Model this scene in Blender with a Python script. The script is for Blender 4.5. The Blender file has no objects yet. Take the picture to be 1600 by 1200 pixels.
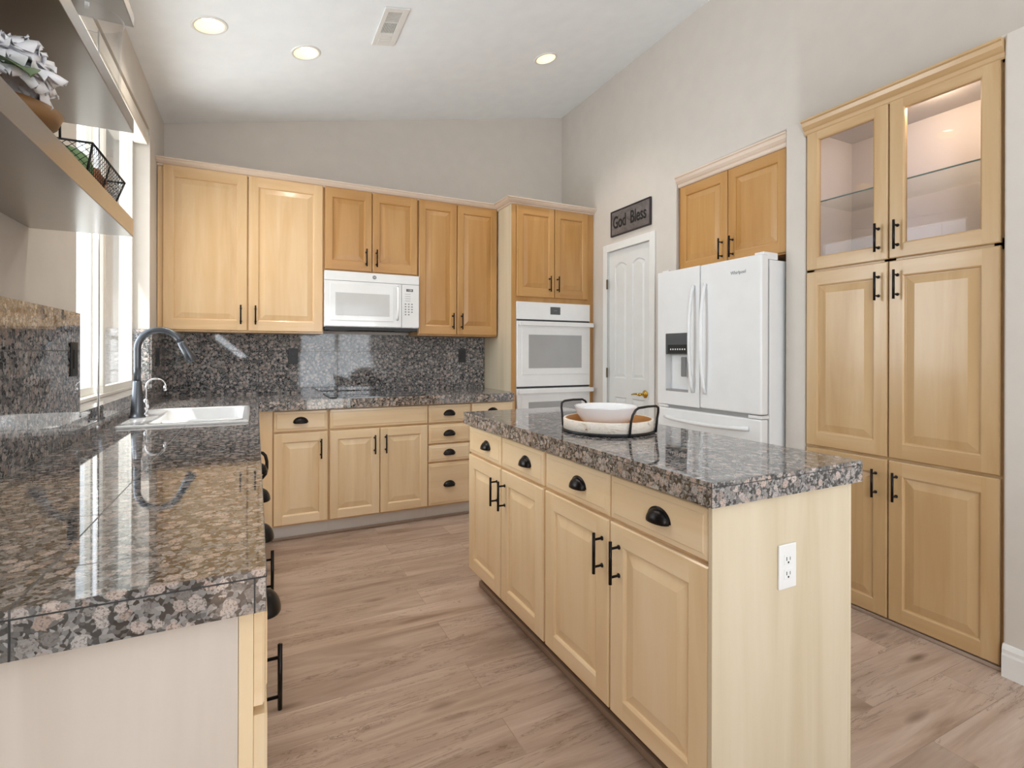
import bpy, bmesh, math, random
from mathutils import Vector, Matrix, noise
random.seed(7)
S = bpy.context.scene
COL = S.collection
PI = math.pi

# ---------------------------------------------------------------- camera
YAW, ROLL, H = 0.46051, 0.00262, 1.2687
cam = bpy.data.cameras.new('camera'); camo = bpy.data.objects.new('camera', cam); COL.objects.link(camo)
cam.sensor_fit = 'HORIZONTAL'; cam.sensor_width = 36.0
cam.lens = 806.04 * 36.0 / 1600.0
cam.shift_x = 0.0; cam.shift_y = -(600.0 - 551.28) / 1600.0
cam.clip_start = 0.02; cam.clip_end = 200
camo.location = (0, 0, H)
camo.rotation_mode = 'QUATERNION'
camo.rotation_quaternion = (Matrix.Rotation(-YAW, 3, 'Z') @ Matrix.Rotation(PI / 2, 3, 'X') @ Matrix.Rotation(ROLL, 3, 'Z')).to_quaternion()
S.camera = camo

# ---------------------------------------------------------------- colour management
vs = S.view_settings
vs.view_transform = 'Standard'; vs.look = 'None'; vs.gamma = 1.0; vs.use_curve_mapping = False
vs.exposure = 0.0
S.cycles.use_denoising = True
S.cycles.max_bounces = 10; S.cycles.diffuse_bounces = 5; S.cycles.glossy_bounces = 6
S.cycles.transparent_max_bounces = 12; S.cycles.sample_clamp_indirect = 6.0
S.cycles.caustics_reflective = False; S.cycles.caustics_refractive = False

# ---------------------------------------------------------------- world, sun, window daylight
W = bpy.data.worlds.new('sky'); S.world = W; W.use_nodes = True
bg = W.node_tree.nodes['Background']
bg.inputs[0].default_value = (0.90, 0.95, 1.0, 1); bg.inputs[1].default_value = 3.0

sun = bpy.data.lights.new('sun', 'SUN'); sun.energy = 6.0; sun.angle = math.radians(0.6); sun.color = (1.0, 0.96, 0.90)
suno = bpy.data.objects.new('sun', sun); COL.objects.link(suno)
suno.location = (-6, -3, 8)
suno.rotation_euler = Vector((1.0, 1.15, -2.3)).to_track_quat('-Z', 'Y').to_euler()

def area(name, loc, direction, sx, sy, power, color=(1, 1, 1)):
    l = bpy.data.lights.new(name, 'AREA'); l.shape = 'RECTANGLE'; l.size = sx; l.size_y = sy
    l.energy = power; l.color = color
    o = bpy.data.objects.new(name, l); COL.objects.link(o); o.location = loc
    o.rotation_euler = Vector(direction).to_track_quat('-Z', 'Y').to_euler()
    return o
# daylight entering through the openings: rear glass doors, the kitchen window; plus two added fills
area('daylight_rear_doors', (1.75, -4.15, 1.25), (-.1, 1, 1.2), 1.7, 2.3, 78, (0.88, 0.95, 1.0))
area('added_left_rear_fill', (-0.68, -1.7, 1.6), (1, 0.05, 1.15), 1.9, 1.3, 100, (0.86, 0.94, 1.0))  # added light from an unseen left opening, brightens right wall and fridge
area('daylight_kitchen_window', (-2.9, 3.7, 1.55), (1, -.15, 0.0), 2.0, 2.4, 150, (0.90, 0.96, 1.0))
area('added_ceiling_fill', (-1.8, 3.4, .35), (1, -.1, 1.1), 1.6, 1.4, 62, (0.92, 0.96, 1.0))  # added lamp outside, aimed up through the window to brighten the ceiling

# ---------------------------------------------------------------- materials
def newmat(name):
    m = bpy.data.materials.new(name); m.use_nodes = True
    return m, m.node_tree, m.node_tree.nodes['Principled BSDF']
def setp(b, **k):
    for a, v in k.items():
        n = {'rough': 'Roughness', 'metal': 'Metallic', 'ior': 'IOR', 'coat': 'Coat Weight', 'coatr': 'Coat Roughness', 'spec': 'Specular IOR Level'}[a]
        b.inputs[n].default_value = v
def lin(r, g, b):
    f = lambda c: ((c / 255 + 0.055) / 1.055) ** 2.4 if c > 10 else c / 255 / 12.92
    return (f(r), f(g), f(b), 1)
class NT:
    def __init__(s, t): s.t = t
    def n(s, typ, **k):
        x = s.t.nodes.new(typ)
        for a, v in k.items(): setattr(x, a, v)
        return x
    def l(s, a, b): s.t.links.new(a, b)
    def math(s, op, a, b=None):
        x = s.n('ShaderNodeMath', operation=op)
        for i, v in enumerate((a, b)):
            if v is None: continue
            if isinstance(v, (int, float)): x.inputs[i].default_value = v
            else: s.l(v, x.inputs[i])
        return x.outputs[0]
    def mix(s, fac, a, b, mode='MIX'):
        x = s.n('ShaderNodeMix', data_type='RGBA', blend_type=mode)
        for k, v in ((0, fac), (6, a), (7, b)):
            if isinstance(v, (int, float)): x.inputs[k].default_value = v
            elif isinstance(v, tuple): x.inputs[k].default_value = v
            else: s.l(v, x.inputs[k])
        return x.outputs[2]
    def ramp(s, fac, stops):
        x = s.n('ShaderNodeValToRGB'); e = x.color_ramp.elements
        while len(e) < len(stops): e.new(0.5)
        for el, (p, c) in zip(e, stops): el.position = p; el.color = c
        s.l(fac, x.inputs[0]); return x.outputs[0]
    def noise(s, vec, scale, detail=2, rough=.5, dist=0):
        x = s.n('ShaderNodeTexNoise'); x.inputs['Scale'].default_value = scale; x.inputs['Detail'].default_value = detail
        x.inputs['Roughness'].default_value = rough; x.inputs['Distortion'].default_value = dist; s.l(vec, x.inputs['Vector']); return x
    def mapping(s, vec, scale=(1, 1, 1), loc=(0, 0, 0)):
        x = s.n('ShaderNodeMapping'); x.inputs['Scale'].default_value = scale; x.inputs['Location'].default_value = loc
        s.l(vec, x.inputs['Vector']); return x.outputs[0]
    def bump(s, h, strength, dist, bsdf):
        x = s.n('ShaderNodeBump'); x.inputs['Strength'].default_value = strength; x.inputs['Distance'].default_value = dist
        s.l(h, x.inputs['Height']); s.l(x.outputs[0], bsdf.inputs['Normal'])

def plain(name, col, rough=.5, metal=0, bump=None, **k):
    m, t, b = newmat(name); N = NT(t)
    tc = N.n('ShaderNodeTexCoord'); nz = N.noise(tc.outputs['Object'], 9, 3)
    c2 = tuple(min(1, c * 1.05) for c in col[:3]) + (1,); c1 = tuple(c * .95 for c in col[:3]) + (1,)
    N.l(N.mix(nz.outputs[0], c1, c2), b.inputs['Base Color'])
    setp(b, rough=rough, metal=metal, **k)
    if bump:
        nb = N.noise(tc.outputs['Object'], bump[0], 3); N.bump(nb.outputs[0], bump[1], bump[2], b)
    return m

def wood(name, base, dark, light, axis='Z', rough=.33, coat=.25):
    m, t, b = newmat(name); N = NT(t)
    tc = N.n('ShaderNodeTexCoord'); oi = N.n('ShaderNodeObjectInfo')
    add = N.n('ShaderNodeVectorMath', operation='ADD'); N.l(tc.outputs['Object'], add.inputs[0])
    cb = N.n('ShaderNodeCombineXYZ')
    for i, k in enumerate((13.0, 7.0, 29.0)): N.l(N.math('MULTIPLY', oi.outputs['Random'], k), cb.inputs[i])
    N.l(cb.outputs[0], add.inputs[1]); v = add.outputs[0]
    sc = {'Z': (9, 9, .8), 'H': (.9, .9, 9)}[axis]
    fine = tuple(s * 6 for s in sc)
    n1 = N.noise(N.mapping(v, sc), 1.0, 4, .55, .6)
    n2 = N.noise(N.mapping(v, fine), 1.5, 3, .6)
    n3 = N.noise(v, 2.3, 2, .5)
    c = N.ramp(n1.outputs[0], [(.25, dark), (.5, base), (.75, light)])
    c = N.mix(N.math('MULTIPLY', N.math('SUBTRACT', n2.outputs[0], .45), .35), c, dark)
    c = N.mix(N.math('MULTIPLY', N.math('SUBTRACT', n3.outputs[0], .4), .5), c, light)
    hs = N.n('ShaderNodeHueSaturation'); N.l(c, hs.inputs['Color'])
    N.l(N.math('ADD', N.math('MULTIPLY', oi.outputs['Random'], .08), .96), hs.inputs['Value'])
    N.l(hs.outputs[0], b.inputs['Base Color'])
    setp(b, rough=rough, coat=coat, coatr=.12)
    N.bump(n2.outputs[0], .05, .0008, b)
    return m

M = {}
M['maple'] = wood('maple_vertical', lin(214, 178, 132), lin(200, 160, 110), lin(222, 192, 150), 'Z')
M['maple_h'] = wood('maple_horizontal', lin(215, 179, 134), lin(201, 161, 112), lin(223, 193, 152), 'H')
M['honey'] = wood('shaded_maple_vertical', lin(186, 139, 80), lin(170, 120, 62), lin(196, 153, 98), 'Z')  # same maple, shade of uppers, tower and fridge cabinet put into the colour
M['maple_shade_h'] = wood('shaded_maple_horizontal', lin(187, 140, 82), lin(171, 121, 64), lin(197, 154, 100), 'H')
M['mid'] = wood('half_shaded_maple_vertical', lin(194, 161, 117), lin(180, 144, 98), lin(203, 174, 134), 'Z')  # same maple, the pantry's partial shade put into the colour
M['mid_h'] = wood('half_shaded_maple_horizontal', lin(195, 162, 119), lin(181, 145, 100), lin(204, 175, 136), 'H')
M['pale'] = wood('lit_maple_vertical', lin(234, 209, 170), lin(221, 191, 148), lin(240, 219, 186), 'Z')  # same maple, brighter light on island and base cabinets put into the colour
M['pale_h'] = wood('lit_maple_horizontal', lin(235, 210, 172), lin(222, 192, 150), lin(241, 220, 188), 'H')
M['veneer_left'] = wood('bleached_veneer_panel', lin(216, 206, 196), lin(206, 194, 182), lin(224, 215, 206), 'Z', .45, .08)
M['veneer'] = wood('maple_veneer_panel', lin(218, 203, 176), lin(206, 189, 158), lin(226, 212, 188), 'Z', .45, .08)
M['crown'] = wood('bare_wood_crown', lin(216, 197, 180), lin(200, 178, 158), lin(225, 209, 195), 'H', .5, .05)
M['toe_brown'] = plain('brown_toe_kick', lin(120, 78, 44), .6)  # plain brown for the island toe kick
M['toe'] = plain('grey_toe_kick', lin(212, 208, 204), .5)
M['shoe'] = wood('grey_brown_shoe_moulding', lin(158, 138, 122), lin(134, 114, 100), lin(172, 154, 140), 'H', .5, 0)
M['wall'] = plain('greige_wall_paint', lin(207, 200, 192), .75, bump=(160, .06, .0008))
M['ceil'] = plain('white_ceiling_paint', lin(241, 246, 252), .8, bump=(120, .05, .0008))
M['trim'] = plain('white_trim_paint', lin(230, 230, 228), .35)
M['doorp'] = plain('white_door_paint', lin(222, 223, 222), .4)
M['white'] = plain('white_enamel', lin(236, 236, 236), .18, coat=.3, coatr=.05)
M['microwhite'] = plain('glossy_white_microwave_front', lin(232, 233, 234), .12, coat=1.0, coatr=.01)
M['whitem'] = plain('white_appliance_plastic', lin(226, 226, 226), .3)
M['fridge'] = plain('white_fridge_enamel', lin(228, 229, 230), .28)
M['ovenglass'] = plain('grey_oven_glass', lin(168, 168, 168), .08, coat=.6, coatr=.03)
M['microglass'] = plain('pale_microwave_glass', lin(196, 196, 196), .1, coat=.6, coatr=.03)
M['display'] = plain('dark_display', lin(86, 88, 90), .12)
M['darkgrey'] = plain('dark_grey_metal', lin(62, 64, 66), .35, .3)
M['greyline'] = plain('grey_seam', lin(150, 150, 150), .5)
M['black'] = plain('black_pull_metal', lin(30, 26, 25), .3, .7)
M['blackp'] = plain('black_plastic', lin(18, 19, 20), .42)
M['rack'] = plain('black_wire', lin(28, 28, 30), .45, .3)
M['steel'] = plain('gunmetal_faucet', lin(98, 102, 108), .32, 1.0)
M['chrome'] = plain('chrome', lin(225, 225, 228), .06, 1.0)
M['brass'] = plain('brass', lin(214, 176, 84), .15, 1.0)
M['hinge'] = plain('aged_hinge_metal', lin(120, 108, 90), .4, .8)
M['sink'] = plain('white_sink_enamel', lin(218, 219, 220), .12, coat=.4, coatr=.05)
M['vinyl'] = plain('white_window_vinyl', lin(232, 230, 224), .35)
M['blind'] = plain('cream_head_rail', lin(226, 218, 206), .45)
M['shelf'] = plain('taupe_satin_shelf', lin(116, 102, 88), .3, .1, coat=1.0, coatr=.16)
M['cooktop'] = plain('cooktop_glass', lin(40, 41, 43), .04, coat=.5, coatr=.02)
M['text'] = plain('black_lettering', lin(24, 22, 22), .6)
M['greytext'] = plain('grey_lettering', lin(120, 122, 124), .5)
M['signframe'] = plain('sign_dark_frame', lin(44, 34, 40), .5)
M['bowl'] = plain('white_glazed_ceramic', lin(236, 236, 238), .08, coat=.4, coatr=.03)
M['petal'] = plain('white_petals', lin(240, 240, 244), .7)
M['leaf'] = plain('green_leaf', lin(104, 124, 86), .6)
M['greenball'] = plain('green_moss_ball', lin(118, 150, 100), .7)
M['brownball'] = plain('brown_potpourri', lin(176, 116, 76), .8)
M['whiteball'] = plain('white_rattan', lin(214, 202, 194), .8)
M['bowlwood'] = wood('brown_turned_wood', lin(140, 104, 66), lin(116, 82, 50), lin(160, 122, 82), 'H', .45, .1)
M['traywood_in'] = wood('orange_tray_wood', lin(206, 154, 96), lin(186, 132, 76), lin(216, 168, 112), 'H', .5, .05)
M['concrete'] = plain('patio_concrete', lin(200, 196, 188), .9)
M['stucco'] = plain('cream_stucco', lin(210, 202, 190), .9, bump=(60, .3, .004))
M['siding'] = plain('grey_exterior_siding', lin(104, 100, 96), .8)
M['soffit'] = plain('cream_soffit', lin(215, 208, 198), .8)
M['niche'] = plain('pantry_interior_paint', lin(212, 208, 204), .6)

def emit(name, col, strength):
    m, t, b = newmat(name)
    b.inputs['Emission Color'].default_value = col; b.inputs['Emission Strength'].default_value = strength
    b.inputs['Base Color'].default_value = col
    return m
M['lamp'] = emit('lamp_lens', (1, .93, .80, 1), 7)
M['puck'] = emit('puck_lens', (1, .85, .62, 1), 12)
M['reflector'] = plain('cream_lamp_reflector', lin(246, 228, 190), .35)

def glass(name, tint=(1, 1, 1, 1), refl=.7, ior=1.5):
    m = bpy.data.materials.new(name); m.use_nodes = True; t = m.node_tree; t.nodes.clear(); N = NT(t)
    out = N.n('ShaderNodeOutputMaterial'); mx = N.n('ShaderNodeMixShader'); tr = N.n('ShaderNodeBsdfTransparent')
    gl = N.n('ShaderNodeBsdfGlossy'); fr = N.n('ShaderNodeFresnel'); 
    ge = N.n('ShaderNodeNewGeometry')   # same reflectance from both sides of a thin pane
    N.l(N.math('ADD', ior, N.math('MULTIPLY', ge.outputs['Backfacing'], 1.0 / ior - ior)), fr.inputs[0])
    tr.inputs[0].default_value = tint; gl.inputs['Roughness'].default_value = 0.01
    N.l(N.math('MULTIPLY', fr.outputs[0], refl), mx.inputs[0]); N.l(tr.outputs[0], mx.inputs[1]); N.l(gl.outputs[0], mx.inputs[2]); N.l(mx.outputs[0], out.inputs[0])
    return m
M['glass'] = glass('window_glass', (.97, .98, .98, 1))
M['cabglass'] = glass('cabinet_glass', (.88, .86, .89, 1), .75, 1.6)
M['shelfglass'] = glass('glass_shelf', (.95, .975, .965, 1), .35)
M['jarglass'] = glass('jar_glass', (.97, .975, .98, 1), .5)
M['glassedge'] = plain('green_glass_edge', lin(96, 132, 118), .1)

def granite(name, lines=(), ior=2.1):
    """speckled brown granite: rounded pinkish crystals with dark rims; lines = (axis, period, offset)"""
    m, t, b = newmat(name); N = NT(t)
    tc = N.n('ShaderNodeTexCoord'); v = tc.outputs['Object']
    wn = N.noise(v, 34, 3, .6)
    w = N.n('ShaderNodeVectorMath', operation='SCALE'); w.inputs[3].default_value = .016
    ws = N.n('ShaderNodeVectorMath', operation='SUBTRACT'); N.l(wn.outputs['Color'], ws.inputs[0]); ws.inputs[1].default_value = (.5, .5, .5)
    N.l(ws.outputs[0], w.inputs[0])
    ad = N.n('ShaderNodeVectorMath', operation='ADD'); N.l(v, ad.inputs[0]); N.l(w.outputs[0], ad.inputs[1]); vw = ad.outputs[0]
    def vor(scale, feat='F1'):
        x = N.n('ShaderNodeTexVoronoi'); x.feature = feat; x.inputs['Scale'].default_value = scale; N.l(vw, x.inputs['Vector']); return x
    A = vor(47); B = vor(170)
    fine = N.noise(v, 260, 3, .7); med = N.noise(v, 120, 4, .65)
    sep = N.n('ShaderNodeSeparateColor'); N.l(A.outputs['Color'], sep.inputs[0])
    d = N.math('ADD', A.outputs['Distance'], N.math('MULTIPLY', N.math('SUBTRACT', med.outputs[0], .5), .55))
    d = N.math('ADD', d, N.math('MULTIPLY', N.math('SUBTRACT', sep.outputs[1], .5), .16))
    cell = N.ramp(sep.outputs[0], [(0, lin(200, 188, 182)), (.22, lin(188, 168, 158)), (.42, lin(180, 176, 174)), (.6, lin(160, 142, 132)), (.8, lin(140, 138, 137)), (1, lin(84, 82, 82))])
    ring = N.ramp(d, [(0, (.70, .68, .67, 1)), (.10, (.95, .94, .94, 1)), (.24, (1, 1, 1, 1)), (.33, (.78, .77, .77, 1)), (.40, (1.0, 1, 1, 1)), (.5, (.7, .7, .7, 1))])
    cell = N.mix(.85, cell, ring, 'MULTIPLY')
    cell = N.mix(N.math('MULTIPLY', N.math('GREATER_THAN', fine.outputs[0], .55), .6), cell, lin(70, 66, 65))
    sepb = N.n('ShaderNodeSeparateColor'); N.l(B.outputs['Color'], sepb.inputs[0])
    matrix = N.ramp(sepb.outputs[0], [(0, lin(24, 24, 26)), (.38, lin(44, 44, 46)), (.5, lin(104, 106, 108)), (.75, lin(158, 156, 155)), (1, lin(80, 78, 78))])
    rim = N.ramp(d, [(0, (0, 0, 0, 1)), (.44, (0, 0, 0, 1)), (.50, (1, 1, 1, 1))])
    c = N.mix(rim, cell, matrix)
    if lines:
        sx = N.n('ShaderNodeSeparateXYZ'); N.l(v, sx.inputs[0]); g = None
        for ax, per, off in lines:
            f = N.math('FRACT', N.math('DIVIDE', N.math('SUBTRACT', sx.outputs[ax], off - 50 * per), per))
            d = N.math('MULTIPLY', N.math('MINIMUM', f, N.math('SUBTRACT', 1.0, f)), per)
            h = N.math('LESS_THAN', d, .0014)
            g = h if g is None else N.math('MAXIMUM', g, h)
        c = N.mix(g, c, lin(58, 58, 60))
        N.l(N.math('ADD', N.math('MULTIPLY', g, .5), .035), b.inputs['Roughness'])
        N.bump(N.math('SUBTRACT', 1.0, g), .5, .001, b)
    else: setp(b, rough=.035)
    N.l(c, b.inputs['Base Color']); setp(b, ior=ior)
    return m
M['gr_counter'] = granite('granite_counter', [(0, 0.29, -0.275), (1, 0.292, 0.988)])
M['gr_island'] = granite('granite_island', [(0, 0.30, 1.333), (1, 0.292, 1.215)])
M['gr_back'] = granite('granite_splash_back', [(0, 0.2905, 0.017), (2, 0.29, 1.276)], 1.4)
M['gr_left'] = granite('granite_splash_left', [(1, 0.291, 1.932), (2, 0.29, 1.272)])

def floor_mat():
    m, t, b = newmat('wood_plank_floor'); N = NT(t)
    tc = N.n('ShaderNodeTexCoord'); v = tc.outputs['Object']
    br = N.n('ShaderNodeTexBrick'); br.offset = .37; br.offset_frequency = 2
    br.inputs['Scale'].default_value = 1; br.inputs['Brick Width'].default_value = 1.22; br.inputs['Row Height'].default_value = .18
    br.inputs['Mortar Size'].default_value = .0012; br.inputs['Mortar Smooth'].default_value = .3; br.inputs['Bias'].default_value = 0
    br.inputs['Color1'].default_value = (0, 0, 0, 1); br.inputs['Color2'].default_value = (1, 1, 1, 1); br.inputs['Mortar'].default_value = (.5, .5, .5, 1)
    N.l(v, br.inputs['Vector'])
    sh = N.n('ShaderNodeVectorMath', operation='SCALE'); N.l(br.outputs['Color'], sh.inputs[0]); sh.inputs[3].default_value = 9.0
    ad = N.n('ShaderNodeVectorMath', operation='ADD'); N.l(v, ad.inputs[0]); N.l(sh.outputs[0], ad.inputs[1]); pv = ad.outputs[0]
    n1 = N.noise(N.mapping(pv, (1.1, 7.5, 1)), 1.0, 5, .6, 1.2)
    n2 = N.noise(N.mapping(pv, (5, 90, 1)), 1.0, 3, .6)
    n3 = N.noise(N.mapping(pv, (.9, 3.0, 1)), 1.3, 2, .5)
    c = N.ramp(n1.outputs[0], [(.26, lin(132, 106, 90)), (.40, lin(168, 145, 128)), (.55, lin(190, 168, 152)), (.75, lin(204, 184, 170))])
    c = N.mix(N.math('MULTIPLY', N.math('SUBTRACT', n2.outputs[0], .4), .8), c, lin(146, 121, 104))
    c = N.mix(N.math('MULTIPLY', N.math('SUBTRACT', n3.outputs[0], .35), .9), c, lin(196, 175, 161))
    c = N.mix(.12, c, br.outputs['Color'], 'OVERLAY')
    # dark cracks and knots
    kn = N.n('ShaderNodeTexVoronoi'); kn.inputs['Scale'].default_value = 1.0; N.l(N.mapping(pv, (1.8, 7.0, 1)), kn.inputs['Vector'])
    kd = N.ramp(kn.outputs['Distance'], [(0, (1, 1, 1, 1)), (.04, (.8, .8, .8, 1)), (.16, (0, 0, 0, 1))])
    c = N.mix(N.math('MULTIPLY', kd, .75), c, lin(84, 58, 42))
    cr = N.noise(N.mapping(pv, (1.0, 11, 1)), 1.3, 6, .7, 1.6)
    cd = N.math('MULTIPLY', N.math('LESS_THAN', N.math('ABSOLUTE', N.math('SUBTRACT', cr.outputs[0], .5)), .010), N.math('GREATER_THAN', n3.outputs[0], .50))
    c = N.mix(N.math('MULTIPLY', cd, .5), c, lin(96, 70, 52))
    c = N.mix(N.math('MULTIPLY', br.outputs['Fac'], .38), c, lin(90, 70, 58))
    N.l(c, b.inputs['Base Color']); setp(b, rough=.42)
    N.bump(N.math('SUBTRACT', n2.outputs[0], br.outputs['Fac']), .12, .001, b)
    return m
M['floor'] = floor_mat()

def whitewash():
    m, t, b = newmat('whitewashed_tray_wood'); N = NT(t)
    tc = N.n('ShaderNodeTexCoord'); v = tc.outputs['Object']
    n1 = N.noise(N.mapping(v, (14, 14, 30)), 1, 4, .7, 1.5)
    c = N.ramp(n1.outputs[0], [(.30, lin(120, 92, 70)), (.36, lin(206, 188, 168)), (.5, lin(232, 224, 214)), (.8, lin(216, 196, 170))])
    N.l(c, b.inputs['Base Color']); setp(b, rough=.7); return m
M['whitewash'] = whitewash()
def signmetal():
    m, t, b = newmat('brushed_sign_metal'); N = NT(t)
    tc = N.n('ShaderNodeTexCoord'); v = tc.outputs['Object']
    n1 = N.noise(N.mapping(v, (6, 6, 14)), 1, 4, .7, .8)
    c = N.ramp(n1.outputs[0], [(.3, lin(92, 86, 84)), (.6, lin(124, 118, 118)), (.8, lin(144, 140, 142))])
    N.l(c, b.inputs['Base Color']); setp(b, rough=.45, metal=.3); return m
M['signmetal'] = signmetal()

# ---------------------------------------------------------------- builders
def link(name, me, mats, parent=None, smooth=False):
    if not isinstance(mats, (list, tuple)): mats = [mats]
    for m in mats: me.materials.append(M[m] if isinstance(m, str) else m)
    o = bpy.data.objects.new(name, me); COL.objects.link(o)
    if parent is not None:
        # meshes are written in world coordinates; bring them into the frame of the parent
        base = parent; off = Vector((0, 0, 0))
        while base is not None: off += base.location; base = base.parent
        me.transform(Matrix.Translation(-off)); o.parent = parent
    if smooth:
        for p in me.polygons: p.use_smooth = True
    return o
def tag(o, label, cat, group=None, kind=None):
    o['label'] = label; o['category'] = cat
    if group: o['group'] = group
    if kind: o['kind'] = kind
    return o
def thing(name, loc, label, cat, group=None):
    o = bpy.data.objects.new(name, None); COL.objects.link(o); o.location = loc; o.empty_display_size = .05
    return tag(o, label, cat, group)
def rehome(o, loc):
    """put the origin of a top-level mesh at loc"""
    o.data.transform(Matrix.Translation(-Vector(loc))); o.location = loc; return o
def finish(bm, name):
    bmesh.ops.remove_doubles(bm, verts=bm.verts, dist=1e-6)
    bmesh.ops.recalc_face_normals(bm, faces=bm.faces)
    me = bpy.data.meshes.new(name); bm.to_mesh(me); bm.free(); return me
def addbox(bm, x0, x1, y0, y1, z0, z1, mi=0):
    v = [bm.verts.new((x, y, z)) for x in (x0, x1) for y in (y0, y1) for z in (z0, z1)]
    for q in ((0, 1, 3, 2), (4, 6, 7, 5), (0, 4, 5, 1), (2, 3, 7, 6), (0, 2, 6, 4), (1, 5, 7, 3)):
        f = bm.faces.new([v[i] for i in q]); f.material_index = mi
    return v
def boxes(name, lst, mats, parent=None, bevel=0, seg=2):
    bm = bmesh.new()
    for b in lst: addbox(bm, *b)
    me = bpy.data.meshes.new(name); bmesh.ops.recalc_face_normals(bm, faces=bm.faces); bm.to_mesh(me); bm.free()
    o = link(name, me, mats, parent)
    if bevel: bev(o, bevel, seg)
    return o
def bev(o, w, seg=2):
    m = o.modifiers.new('bevel', 'BEVEL'); m.width = w; m.segments = seg; m.limit_method = 'ANGLE'; m.angle_limit = math.radians(40)
    for p in o.data.polygons: p.use_smooth = True
    m.harden_normals = True
    return o
def ring_bridge(bm, loops, cap0=True, cap1=True, mi=0):
    n = len(loops[0])
    for a, b in zip(loops, loops[1:]):
        for i in range(n):
            j = (i + 1) % n
            f = bm.faces.new((a[i], a[j], b[j], b[i])); f.material_index = mi
    if cap0: bm.faces.new(loops[0][::-1])
    if cap1: bm.faces.new(loops[-1])
def lathe(name, prof, centre, mats, parent=None, n=40, axis='Z', cap=False):
    """prof = [(radius, height)] about a vertical axis through centre"""
    bm = bmesh.new(); loops = []
    for r, z in prof:
        loops.append([bm.verts.new((centre[0] + r * math.cos(2 * PI * i / n), centre[1] + r * math.sin(2 * PI * i / n), z)) for i in range(n)])
    ring_bridge(bm, loops, cap, cap)
    o = link(name, finish(bm, name), mats, parent, True); return o
def tube_bm(bm, pts, rad, n=10, caps=True):
    pts = [Vector(p) for p in pts]; rad = rad if isinstance(rad, (list, tuple)) else [rad] * len(pts)
    loops = []; up = None
    for i, p in enumerate(pts):
        d = (pts[min(i + 1, len(pts) - 1)] - pts[max(i - 1, 0)]).normalized()
        if up is None:
            up = Vector((0, 0, 1)) if abs(d.z) < .9 else Vector((1, 0, 0))
        s = d.cross(up).normalized(); up = s.cross(d).normalized()
        loops.append([bm.verts.new(p + rad[i] * (math.cos(2 * PI * k / n) * s + math.sin(2 * PI * k / n) * up)) for k in range(n)])
    ring_bridge(bm, loops, caps, caps)
def tube(name, paths, mats, parent=None, n=10):
    bm = bmesh.new()
    for pts, r in paths: tube_bm(bm, pts, r, n)
    return link(name, finish(bm, name), mats, parent, True)

# frames: k = 'Y' faces -Y (a = X), 'L' faces -X (a = Y), 'R' faces +X (a = Y).  plane = front plane; depth goes inward
def mapper(k, plane):
    if k == 'Y': return lambda a, b, d: (a, plane + d, b)
    if k == 'L': return lambda a, b, d: (plane + d, a, b)
    return lambda a, b, d: (plane - d, a, b)
def kbox(k, plane, a0, a1, b0, b1, d0, d1):
    f = mapper(k, plane); p = f(a0, b0, d0); q = f(a1, b1, d1)
    return (min(p[0], q[0]), max(p[0], q[0]), min(p[1], q[1]), max(p[1], q[1]), min(p[2], q[2]), max(p[2], q[2]))

WOOD = ['maple', 'maple_h']
def panel_front(name, k, plane, a0, a1, b0, b1, parent, style='raised', t=.020, stile=.066, rail=.074, mats=None):
    """cabinet door or drawer front with routed profile"""
    mats = mats or tuple(WOOD)
    f = mapper(k, plane); bm = bmesh.new()
    def rect(ia, ib, d): return [bm.verts.new(f(*p, d)) for p in ((a0 + ia, b0 + ib), (a1 - ia, b0 + ib), (a1 - ia, b1 - ib), (a0 + ia, b1 - ib))]
    def band(A, B, horiz_mat=1):
        for i in range(4):
            j = (i + 1) % 4
            fc = bm.faces.new((A[i], A[j], B[j], B[i])); fc.material_index = horiz_mat if i in (0, 2) else 0
    back = rect(0, 0, t)
    if style == 'drawer':
        L = [back, rect(0, 0, .007), rect(.003, .003, .004), rect(.017, .017, .0025), rect(.020, .020, 0)]
        for A, B in zip(L, L[1:]):
            band(A, B)
        for fc in bm.faces: fc.material_index = 1
        fc = bm.faces.new(L[-1]); fc.material_index = 1
        bm.faces.new(back[::-1])
    else:
        e = .004
        r1 = rect(0, 0, e); r2 = rect(e, e, 0); band(back, r1); band(r1, r2)
        i0, i1 = stile - .008, rail - .008
        # front face of the frame: full-height stiles, rails between
        def quad(A0, A1, B0, B1, mi):
            fc = bm.faces.new([bm.verts.new(f(*p, 0)) for p in ((A0, B0), (A1, B0), (A1, B1), (A0, B1))]); fc.material_index = mi
        quad(a0 + e, a0 + i0, b0 + e, b1 - e, 0); quad(a1 - i0, a1 - e, b0 + e, b1 - e, 0)
        quad(a0 + i0, a1 - i0, b0 + e, b0 + i1, 1); quad(a0 + i0, a1 - i0, b1 - i1, b1 - e, 1)
        r3 = rect(i0, i1, 0); r4 = rect(stile - .002, rail - .002, .0035); r5 = rect(stile, rail, .010)
        band(r3, r4); band(r4, r5)
        if style == 'raised':
            r6 = rect(stile + .003, rail + .003, .010); w = min(.036, (a1 - a0) * .14)
            r7 = rect(stile + .003 + w, rail + .003 + w, .0025)
            band(r5, r6); band(r6, r7, 0)
            fc = bm.faces.new(r7); fc.material_index = 0
            bm.faces.new(back[::-1])
        elif style == 'glass':
            r6 = rect(stile, rail, t); band(r5, r6)
            for i in range(4):
                j = (i + 1) % 4; bm.faces.new((back[j], back[i], r6[i], r6[j]))
    o = link(name, finish(bm, name), list(mats), parent)
    return o

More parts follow.
